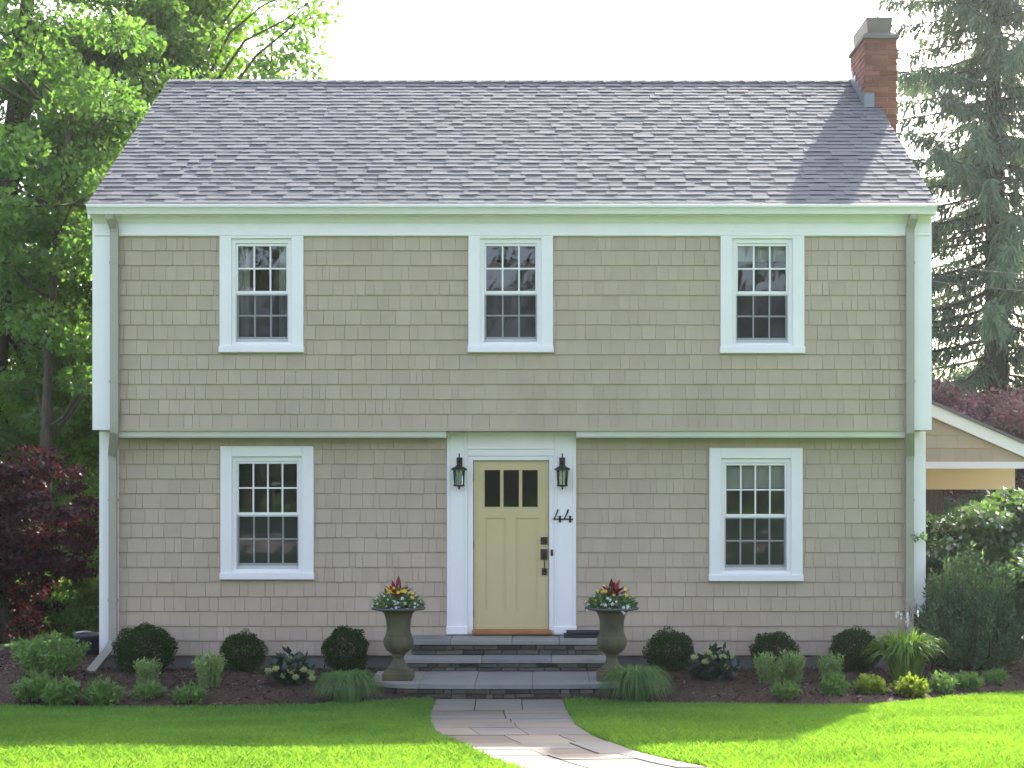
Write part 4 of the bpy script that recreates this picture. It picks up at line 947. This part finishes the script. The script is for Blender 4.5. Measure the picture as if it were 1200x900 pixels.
# ------------------------------------------------------------------ garden plants
def box_meshes(seed):
    r = np.random.default_rng(seed); n_ = 11000
    u = rvec(r, n_); lump = 1 + 0.10*np.sin(u[:,0]*5 + seed)*np.cos(u[:,1]*5 + 1) + 0.07*np.sin(u[:,2]*8 + u[:,0]*6 + u[:,1]*4) + 0.05*np.sin(u[:,1]*13 + u[:,2]*9)
    rad = (0.78 + 0.26 * r.random(n_) ** 0.8) * lump; rad = np.where(r.random(n_) < 0.2, rad*0.75, rad)
    P = u * rad[:, None]; P[:, 2] = P[:, 2]*0.92 + 0.88; P[:,2] = np.maximum(P[:,2], 0.06)
    A = unit(u + r.normal(size=(n_,3))*0.7 + np.array([0,0,0.3])); N_ = unit(u*0.8 + r.normal(size=(n_,3))*0.8)
    return leaves(P, A, N_, r.uniform(0.06, 0.11, n_), r.uniform(0.04, 0.065, n_))
bx = thing('boxwood', '', 'shrub', (0, 0, 0), 'clipped boxwoods along the foundation')
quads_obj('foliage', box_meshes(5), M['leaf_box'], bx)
mb = MB(); rb = np.random.default_rng(9)
for k in range(26):
    e = rvec(rb, 1)[0] * 0.72; e[2] = abs(e[2]) * 0.9 + 0.55; mb.tube([(0, 0, -0.05), (e[0]*0.4, e[1]*0.4, e[2]*0.5), tuple(e)], [0.05, 0.03, 0.01], 5)
mb.build('stem', M['bark'], bx)
BOX = [(170, 787, 34, 'round boxwood beside the bent downspout foot'), (285, 789, 26, 'round boxwood between the downspout one and the white-flowered hydrangea'), (405, 787, 28, 'round boxwood behind the arching grass, beside an urn'),
       (785, 789, 28, 'round boxwood growing beside the blue-leaved hydrangea'), (907, 786, 28, 'round boxwood behind the paired pale spireas below the window with the blind'), (1002, 787, 29, 'dense round boxwood beside the sunlit tall grass')]
for i, (x, y, rp, lab) in enumerate(BOX):
    o = bx if i == 0 else copy_tree(bx)
    if i:
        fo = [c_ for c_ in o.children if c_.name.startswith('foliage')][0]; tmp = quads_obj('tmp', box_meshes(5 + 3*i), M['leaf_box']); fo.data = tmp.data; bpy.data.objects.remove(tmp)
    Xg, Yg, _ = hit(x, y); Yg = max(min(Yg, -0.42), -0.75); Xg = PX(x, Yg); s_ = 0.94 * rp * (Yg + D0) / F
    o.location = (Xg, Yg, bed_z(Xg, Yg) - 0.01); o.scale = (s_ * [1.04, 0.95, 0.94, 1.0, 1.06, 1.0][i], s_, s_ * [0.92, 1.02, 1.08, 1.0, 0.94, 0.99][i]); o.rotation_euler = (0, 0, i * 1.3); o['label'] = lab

def tuft(name, label, cat, x, y, wpx, hpx, nst, nl, ln, wd, mat, seed, group=None, spread=1.0, arch=0.5, upright=0.0, fold=-0.1):
    """leafy plant: stems fan out from the base, leaves along them"""
    r = np.random.default_rng(seed); X, Y, _ = hit(x, y); k = (Y + D0) / F; Rr, H = wpx * k / 2, hpx * k
    t = thing(name, label, cat, (X, Y, bed_z(X, Y) - 0.005), group)
    a = r.random(nst) * 6.283; q = np.sqrt(r.random(nst)) * spread
    tip = np.stack([np.cos(a)*q*Rr, np.sin(a)*q*Rr, H * (1 - 0.55*q*q*(1-upright)) * r.uniform(0.8, 1.08, nst)], 1)
    base = np.stack([np.cos(a)*q*Rr*0.6, np.sin(a)*q*Rr*0.6, np.zeros(nst)], 1)
    mb = MB()
    for i in range(0, nst, max(1, nst // 60)):
        mb.tube([base[i], base[i]*0.5 + tip[i]*np.array([0.4, 0.4, 0.6]), tip[i]], [0.004, 0.003, 0.0015], 4, False)
    mb.build('stem', mat, t)
    Ps, As, Ns = [], [], []
    for j in range(nl):
        u = (0.12 + 0.9 * (j + r.random(nst)) / nl)[:, None]
        m_ = base*0.5 + tip*np.array([0.4, 0.4, 0.6])
        P = base*(1-u)**2 + 2*u*(1-u)*m_ + tip*u*u
        dirv = unit(tip - base); side = rvec(r, nst)
        Ps.append(P); As.append(dirv*0.55 + side*0.8 + np.array([0,0,-arch*0.3])); Ns.append(unit(np.array([0,0,1.0]) + rvec(r, nst)*0.7))
    P = np.concatenate(Ps); n_ = len(P); L_ = ln * r.uniform(0.65, 1.25, n_)
    quads_obj('foliage', leaves(P, np.concatenate(As), np.concatenate(Ns), L_, L_*wd*r.uniform(0.8, 1.2, n_), fold), mat, t)
    return t
LOW = 'low plants edging the mulch bed'
tuft('fern_bush', 'bushy bright green shrub below the purple maple', 'shrub', 58, 797, 96, 46, 130, 12, 0.075, 0.42, M['leaf_low'], 101, upright=0.5)
tuft('astilbe', 'leafy green astilbe closest to the purple maple', 'plant', 42, 825, 58, 32, 80, 9, 0.07, 0.4, M['leaf_low'], 102, LOW)
tuft('astilbe', 'leafy green astilbe below the bushy shrub', 'plant', 72, 829, 50, 32, 80, 9, 0.07, 0.4, M['leaf_low'], 103, LOW)
tuft('astilbe', 'leafy green astilbe in front of the downspout outlet', 'plant', 121, 829, 50, 31, 80, 9, 0.07, 0.4, M['leaf_low'], 104, LOW)
tuft('spirea', 'pale upright spirea beside the downspout boxwood', 'plant', 173, 811, 34, 31, 70, 12, 0.045, 0.4, M['leaf_spirea'], 105, 'pale spireas', upright=0.8)
tuft('astilbe', 'leafy astilbe directly in front of the lone pale spirea', 'plant', 172, 825, 42, 20, 60, 9, 0.06, 0.4, M['leaf_low'], 106, LOW)
tuft('spirea', 'pale leaning spirea between downspout boxwood and hydrangea', 'plant', 246, 813, 40, 40, 80, 12, 0.05, 0.38, M['leaf_spirea'], 107, 'pale spireas', upright=0.7)
tuft('astilbe', 'flat green astilbe in front of the leaning pale spirea', 'plant', 223, 827, 46, 20, 60, 9, 0.06, 0.4, M['leaf_low'], 108, LOW)
tuft('spirea', 'bright spirea of a touching pair beneath the window with the blind', 'plant', 902, 808, 40, 36, 80, 12, 0.05, 0.36, M['leaf_spirea'], 110, 'pale spireas', upright=0.7)
tuft('spirea', 'paler spirea of a touching pair beneath the window with the blind', 'plant', 929, 806, 36, 36, 70, 12, 0.05, 0.36, M['leaf_spirea'], 111, 'pale spireas', upright=0.7)
tuft('spirea', 'single pale spirea in front of the boxwood by the tall grass', 'plant', 973, 806, 34, 32, 70, 12, 0.045, 0.4, M['leaf_spirea'], 112, 'pale spireas', upright=0.8)
tuft('astilbe', 'small astilbe in front of the touching pair of spireas', 'plant', 920, 825, 40, 20, 55, 9, 0.06, 0.4, M['leaf_low'], 113, LOW)
tuft('astilbe', 'small astilbe directly in front of the single spirea', 'plant', 978, 822, 38, 26, 60, 9, 0.06, 0.4, M['leaf_low'], 114, LOW)
tuft('heuchera', 'yellow-green low plant between the single spirea and the tall grass', 'plant', 1020, 820, 40, 21, 60, 9, 0.065, 0.55, M['leaf_lime'], 115, 'yellow-green low plants')
tuft('heuchera', 'yellow-green low plant at the foot of the tall grass', 'plant', 1067, 820, 42, 21, 60, 9, 0.065, 0.55, M['leaf_lime'], 116, 'yellow-green low plants')
tuft('astilbe', 'low green plant next to the yellow-green one below the yew', 'plant', 1102, 816, 42, 22, 60, 9, 0.06, 0.4, M['leaf_low'], 117, LOW)
tuft('astilbe', 'low green plant in front of the middle of the yew', 'plant', 1134, 812, 38, 19, 55, 9, 0.06, 0.4, M['leaf_low'], 118, LOW)
tuft('astilbe', 'low green plant at the end of the row under the yew', 'plant', 1166, 807, 34, 16, 50, 9, 0.06, 0.4, M['leaf_low'], 119, LOW)
def hydrangea(label, x, y, wpx, hpx, blooms, seed):
    t = tuft('hydrangea', label, 'shrub', x, y, wpx, hpx, 64, 6, 0.115, 0.62, M['leaf_blue'], seed, 'hydrangeas'); r = np.random.default_rng(seed); k = (t.location.y + D0) / F
    for (bx_, bz_) in blooms:
        c = np.array([bx_*k, r.uniform(-0.28, -0.1), bz_*k]); u = rvec(r, 160); P = c + u*np.array([0.034, 0.034, 0.022])
        quads_obj('bloom', leaves(P, rvec(r, 160), u, 0.02, 0.016), M['hydrangea_bloom'], t)
hydrangea('white-flowered hydrangea between a boxwood and the arching grass', 342, 808, 58, 36, [(-24, 18), (-14, 21), (1, 30), (-6, 12), (8, 11), (18, 20), (24, 15), (3, 18), (27, 10)], 130)
hydrangea('blue-leaved hydrangea with greenish buds beside a boxwood', 836, 803, 62, 37, [(-24, 28), (-12, 24), (-2, 28), (9, 29), (20, 28), (-8, 34), (12, 17)], 131)
# arching grasses
def grass_clump(name, label, x, y, wpx, hpx, nb_, seed, mat, droop=1.0, wd=0.011):
    r = np.random.default_rng(seed); X, Y, _ = hit(x, y); k = (Y + D0) / F; Rr, H = wpx*k/2, hpx*k
    t = thing(name, label, 'ornamental grass', (X, Y, bed_z(X, Y) - 0.005)); Q = []
    a = r.random(nb_)*6.283; q = 0.12 + 0.88*r.random(nb_)**0.6; out = np.stack([np.cos(a), np.sin(a), np.zeros(nb_)], 1); S = np.stack([-np.sin(a), np.cos(a), np.zeros(nb_)], 1) + r.normal(size=(nb_,3))*0.2
    b0 = out * (0.38*Rr*r.random(nb_))[:, None]; hh = H * r.uniform(0.7, 1.08, nb_) * (1 - 0.25*q); seg = 6; pts = []
    for j in range(seg + 1):
        u = j/seg; z = hh * ((1 - q*droop)*u*(1.25 - 0.25*u) + q*droop*(4.1*u*(1 - 0.97*u))); pts.append(b0 + out*(Rr*q*(0.75*u + 0.25*u*u))[:, None] + np.array([0,0,1.0])[None]*z[:, None])
    for j in range(seg):
        w0, w1 = wd*(1 - (j/seg)**2*0.9), wd*(1 - ((j+1)/seg)**2*0.95); Q.append(np.stack([pts[j] - S*w0/2, pts[j] + S*w0/2, pts[j+1] + S*w1/2, pts[j+1] - S*w1/2], 1))
    quads_obj('blade_tuft', np.concatenate(Q), mat, t); return t
grass_clump('fountain_grass', 'arching green grass clump beside the landing near the white-flowered hydrangea', 408, 824, 78, 42, 1000, 141, M['blade'], 1.0, 0.011)
grass_clump('fountain_grass', 'arching green grass clump partly hiding an urn foot', 745, 823, 80, 48, 1000, 142, M['blade'], 1.0, 0.011)
tl = grass_clump('tall_grass', 'tall sunlit grass with pale seed heads beside the yew', 1062, 806, 88, 78, 480, 143, M['blade_bright'], 0.5, 0.03)
r = np.random.default_rng(3)
for k in range(16):
    a = r.random()*6.28; q = r.random()*0.2; p0 = np.array([math.cos(a)*q, math.sin(a)*q, 0.6 + r.random()*0.2]); u = rvec(r, 30)
    quads_obj('seed_head', leaves(p0 + u*np.array([0.008, 0.008, 0.035]), rvec(r, 30)*0.5 + np.array([0,0,0.8]), u, 0.022, 0.006), M['white_flower'] if k % 2 else M['leaf_plum'], tl)
# yew and viburnum by the carport
def yew():
    r = np.random.default_rng(201); X, Y, _ = hit(1132, 793); Y = -0.15; X = PX(1138, Y); t = thing('yew_bush', 'large feathery dark yew in front of the carport', 'shrub', (X, Y, bed_z(X, Y) - 0.02))
    H = PZ(652, Y); ns = 420; a = r.random(ns)*6.283; q = np.sqrt(r.random(ns)); mb = MB(); Q = []
    Rx, Ry = 0.7, 0.5
    for i in range(ns):
        tip = np.array([math.cos(a[i])*q[i]*Rx, math.sin(a[i])*q[i]*Ry, 0]); tip[2] = H*(1 - 0.62*q[i]**2.4)*r.uniform(0.45, 1.07); tip[:2] *= r.uniform(0.9, 1.1)
        b0 = np.array([tip[0]*0.2, tip[1]*0.2, 0]); m_ = np.array([tip[0]*0.95, tip[1]*0.95, tip[2]*0.45])
        if i % 9 == 0: mb.tube([b0, m_, tip], [0.02, 0.012, 0.004], 5, False)
        n_ = 105; u = r.uniform(0.2, 1, n_)[:, None]; P = b0*(1-u)**2 + 2*u*(1-u)*m_ + tip*u*u
        ax_ = unit((tip - m_)[None].repeat(n_, 0)); sd_ = rvec(r, n_); P = P + sd_*r.random(n_)[:, None]*0.055*(1.2 - u*0.7)
        Q.append(leaves(P, ax_*0.7 + sd_*0.8 + np.array([0,0,0.2]), rvec(r, n_), r.uniform(0.04, 0.085, n_), 0.022))
    mb.build('stem', M['bark'], t); quads_obj('foliage', np.concatenate(Q), M['leaf_yew'], t)
yew()
X, Y = place_d(1185, 20.7)
vt = deciduous('viburnum', 'broad leafy shrub with shining sunlit top below the carport gable', 'shrub', (X, Y), 2.3, (1.35, 0.9), 1.35, 0.82, 130, 260, 0.085, M['leaf_vib'], 203, 0.05, crad=(0.2, 0.34), flat=0.45, limbs=16)
X, Y = place_d(1290, 19.5)
deciduous('viburnum', 'leafy green shrub standing beside the yew past the carport post', 'shrub', (X, Y), 1.9, (1.0, 0.9), 1.0, 0.75, 80, 220, 0.08, M['leaf_vib'], 204, 0.05, crad=(0.2, 0.34), flat=0.5, limbs=12)
# little climbing sprig on the corner board
r = np.random.default_rng(88); c = np.array([PX(1076, -0.1), -0.12, PZ(629, -0.1)])
sp = thing('vine_sprig', 'small leafy sprig clinging to the downspout beside the viburnum', 'vine', (PX(1083, 0.0), -0.06, 0.3))
lo_ = c - np.array(sp.location)
MB().tube([(0.1, 0.04, 0.0), (0.09, 0.02, lo_[2]*0.5), (0.06, 0.0, lo_[2]*0.9), (lo_[0]*0.5, -0.05, lo_[2]), tuple(lo_ + np.array([-0.07, 0, -0.03]))], 0.004, 4, False).build('stem', M['bark'], sp)
P = lo_ + r.normal(size=(26, 3))*np.array([0.07, 0.02, 0.025]); quads_obj('foliage', leaves(P, rvec(r, 26), rvec(r, 26) + np.array([0, -1, 0.5]), 0.05, 0.03), M['leaf_low'], sp)
# bin behind the corner
X, Y = PX(106, 1.6), 1.6; bn = thing('garden_bin', 'dark navy bin with pale handle half hidden behind the house corner', 'bin', (X, Y, ground(X, Y) + 0.02))
H = PZ(741, Y) - ground(X, Y) - 0.02
MB().lathe([(0.15, 0), (0.155, 0.01), (0.19, H*0.8), (0.2, H*0.82), (0.2, H*0.86)], (0, 0, 0), 20).build('body', M['binplastic'], bn, True)
MB().lathe([(0.205, H*0.862), (0.205, H*0.9), (0.15, H*0.96), (0.03, H*0.99)], (0, 0, 0), 20).build('lid', M['binplastic'], bn, True)
MB().tube([(-0.16, -0.05, H*0.88), (-0.17, -0.06, H*1.0), (-0.08, -0.06, H*1.05), (0.02, -0.05, H*1.03)], 0.012, 8).build('handle', M['palemetal'], bn, True)

# ------------------------------------------------------------------ urns with flowers
def urn(x, label, seed, plabel):
    Y = 17.92 - D0; X = PX(x, Y); t = thing('stone_urn', label, 'urn', (X, Y, LD[2] + 0.004), 'urns flanking the steps')
    t.rotation_euler.z = R(90) * (seed % 2)
    MB().topbox(-0.165, 0.165, -0.165, 0.165, 0, 0.085, 0.012).topbox(-0.14, 0.14, -0.14, 0.14, 0.086, 0.11, 0.012).build('plinth', M['urn'], t)
    body = [(0.125, 0.111), (0.12, 0.125), (0.09, 0.155), (0.068, 0.195), (0.06, 0.235), (0.066, 0.255), (0.078, 0.265), (0.07, 0.277), (0.095, 0.292), (0.135, 0.325), (0.158, 0.365), (0.166, 0.405), (0.163, 0.44), (0.15, 0.47), (0.142, 0.485), (0.146, 0.495), (0.136, 0.505), (0.131, 0.55), (0.132, 0.60), (0.137, 0.65), (0.148, 0.695), (0.168, 0.735), (0.19, 0.755)]
    MB().lathe(body, (0, 0, 0), 32).build('body', M['urn'], t, True)
    MB().lathe([(0.17, 0.75), (0.195, 0.757), (0.25, 0.762), (0.29, 0.768), (0.3, 0.778), (0.296, 0.788), (0.27, 0.795), (0.245, 0.796), (0.235, 0.78)], (0, 0, 0), 32).build('rim', M['urn_rim'], t, True)
    MB().lathe([(0.236, 0.77), (0.12, 0.782), (0.01, 0.785)], (0, 0, 0), 20).build('soil', M['soil'], t)
    r = np.random.default_rng(seed); f = thing('potted_flowers', plabel, 'flowers', (X, Y, LD[2] + 0.004 + 0.782), 'flowers planted in the urns')
    n_ = 760; a = r.random(n_)*6.283; q = np.sqrt(r.random(n_)); P = np.stack([np.cos(a)*q*0.24, np.sin(a)*q*0.24, (0.03 + (0.13 + 0.05*np.sin(a*3 + seed))*(1-q*q))*r.uniform(0.2, 1.15, n_)], 1)
    quads_obj('foliage', leaves(P, unit(P*np.array([2,2,1])+r.normal(size=(n_,3))*0.12) + np.array([0,0,0.3]), rvec(r, n_) + np.array([0,-0.4,0.8]), r.uniform(0.04, 0.10, n_), r.uniform(0.014, 0.028, n_)), M['leaf_pot'], f)
    for k in range(16):      # red cordyline leaves
        a = 6.283*k/16 + r.normal()*0.2; e = r.uniform(0.3, 1.3); L_ = r.uniform(0.19, 0.27); o_ = np.array([math.cos(a)*math.cos(e), math.sin(a)*math.cos(e), math.sin(e)]); s_ = np.array([-math.sin(a), math.cos(a), 0]); b0 = np.array([0.0, -0.03, 0.12])
        pts = [b0 + o_*L_*u + np.array([0,0,-0.05*u*u*math.cos(e)]) for u in (0, 0.35, 0.7, 1.0)]; ww = [0.016, 0.034, 0.026, 0.001]
        v = [];
        for p, wv in zip(pts, ww): v += [p - s_*wv, p + s_*wv]
        mesh_obj('red_leaf', v, [(2*i, 2*i+1, 2*i+3, 2*i+2) for i in range(3)], M['red_leaf'], f)
    def bloom(nm, p, rr, mat, pet):
        V = []; up = unit(np.array([p[0]*2, p[1]*2 - 0.3, 0.35])); t1 = unit(np.cross(up, [0.3, 0.2, 1])); t2 = np.cross(up, t1); v = []; fa = []
        for k in range(pet):
            a0, a1, am = 6.283*(k-0.42)/pet, 6.283*(k+0.42)/pet, 6.283*k/pet
            i0 = len(v); v += [p, p + rr*0.7*(t1*math.cos(a0)+t2*math.sin(a0)) + up*rr*0.2, p + rr*(t1*math.cos(am)+t2*math.sin(am)) + up*rr*0.25, p + rr*0.7*(t1*math.cos(a1)+t2*math.sin(a1)) + up*rr*0.2]; fa.append((i0, i0+1, i0+2, i0+3))
        mesh_obj(nm, v, fa, mat, f)
    for k in range(15):
        a = r.random()*6.283 if k > 5 else r.uniform(3.3, 6.1); q = r.uniform(0.11, 0.2); bloom('yellow_flower', np.array([math.cos(a)*q, math.sin(a)*q, 0.25 - q*q*2.6 + r.normal()*0.03]), r.uniform(0.018, 0.032), M['yellow_flower'], 6)
    for k in range(34):
        a = r.uniform(2.9, 6.5) if k % 4 else r.random()*6.283; q = r.uniform(0.19, 0.29); bloom('white_flower', np.array([math.cos(a)*q, math.sin(a)*q, 0.09 - (q-0.19)*0.9 + r.normal()*0.03]), r.uniform(0.013, 0.023), M['white_flower'], 5)
urn(467, 'weathered stone urn standing clear on the landing by the arching grass', 301, 'red, yellow and white flowers in the urn away from the mat')
urn(717, 'mossy stone urn with its foot hidden by arching grass', 302, 'red, yellow and white flowers in the urn near the folded mat')

# ------------------------------------------------------------------ lawn grass and mulch chips (uncountable)
def scatter_grass(nb_, d0, d1, xl, xr, seed, hmin, hmax, wd):
    r = np.random.default_rng(seed)
    d = np.sqrt(r.uniform(d0*d0, d1*d1, nb_)); X = r.uniform(xl, xr, nb_) * d; Y = d - D0
    bfY = np.interp(X, bex, bey) - 0.02; keep = Y < bfY
    pL = np.interp(Y, [a for a, b in pl], [b for a, b in pl]) - 0.012; pR = np.interp(Y, [a for a, b in pr], [b for a, b in pr]) + 0.012
    keep &= ~((X > pL) & (X < pR) & (Y < PATH_Y1 + 0.02)); keep &= ~((X > LD[0]) & (X < LD[1]) & (Y > -2.14))
    X, Y = X[keep], Y[keep]; n_ = len(X)
    gx = np.arange(-9, 9.01, 0.1); gy = np.arange(-13, -1, 0.1); GZ = np.array([[ground(a, b) for a in gx] for b in gy])
    fi = np.clip((X - gx[0])/0.1, 0, len(gx)-2); fj = np.clip((Y - gy[0])/0.1, 0, len(gy)-2); i = fi.astype(int); j = fj.astype(int); u = fi - i; v = fj - j
    Z = GZ[j,i]*(1-u)*(1-v) + GZ[j,i+1]*u*(1-v) + GZ[j+1,i]*(1-u)*v + GZ[j+1,i+1]*u*v
    P = np.stack([X, Y, Z], 1); a = r.random(n_)*6.283; S = np.stack([np.cos(a), np.sin(a), np.zeros(n_)], 1)
    patchy = 1 + 0.22*np.sin(X*2.1 + 1.3*np.sin(Y*1.7)) * np.sin(Y*2.6 + np.sin(X*1.1))
    hh = r.uniform(hmin, hmax, n_) * patchy; lean = r.normal(size=(n_, 3))*np.array([0.5, 0.5, 0.0])
    T = P + (np.array([0,0,1.0]) + lean) * hh[:, None]; mid = P + (np.array([0,0,1.0]) + lean*0.4) * (hh*0.55)[:, None]; w_ = wd * r.uniform(0.7, 1.3, n_)[:, None]
    return np.stack([P - S*w_*0.5, P + S*w_*0.5, mid + S*w_*0.4, T], 1)
V = np.concatenate([scatter_grass(250000, 9.3, 17.9, -0.345, 0.31, 401, 0.03, 0.06, 0.0055), scatter_grass(50000, 5, 9.3, -0.5, 0.5, 402, 0.03, 0.06, 0.007)])
tag(quads_obj('lawn_grass', V, M['grass']), 'short mown green lawn grass in front of the mulch bed', 'grass', kind='stuff')
r = np.random.default_rng(77); n_ = 26000
X = r.uniform(-7.5, 7, n_); yf = np.interp(X, bex, bey); Y = yf + 0.02 + (np.where((X > -5.25) & (X < 4.55), -0.03, 1.5) - yf) * r.random(n_)
keep = ~((X > LD[0]-0.03) & (X < LD[1]+0.03) & (Y > -2.2)); X, Y = X[keep], Y[keep]
Z = np.array([bed_z(a, b) for a, b in zip(X, Y)]) + r.uniform(0.0, 0.012, len(X)); n_ = len(X)
P = np.stack([X, Y, Z], 1); A = rvec(r, n_)*np.array([1, 1, 0.35])
tag(quads_obj('mulch_chips', leaves(P, A, rvec(r, n_)*0.7 + np.array([0,0,1.0]), r.uniform(0.03, 0.08, n_), r.uniform(0.01, 0.025, n_)), M['chip']), 'dark brown shredded bark mulch around the shrubs', 'mulch', kind='stuff')

# ------------------------------------------------------------------ thin scattering volume added to stand in for lens glare, strongest towards the sun
hz = MB().box(-152, 152, -112, 202, -1.3, 24.0)
m = bpy.data.materials.new('glare_veil'); m.use_nodes = True; N = m.node_tree.nodes; N.clear(); out = N.new('ShaderNodeOutputMaterial')
pv_ = N.new('ShaderNodeVolumePrincipled'); pv_.inputs['Density'].default_value = 0.00024; pv_.inputs['Color'].default_value = (0.92, 0.95, 1, 1); pv_.inputs['Anisotropy'].default_value = 0.55
m.node_tree.links.new(pv_.outputs[0], out.inputs['Volume'])
tag(hz.build('glare_veil', m), 'pale thin veil around the house, added to stand in for lens glare', 'glare_veil', kind='stuff')
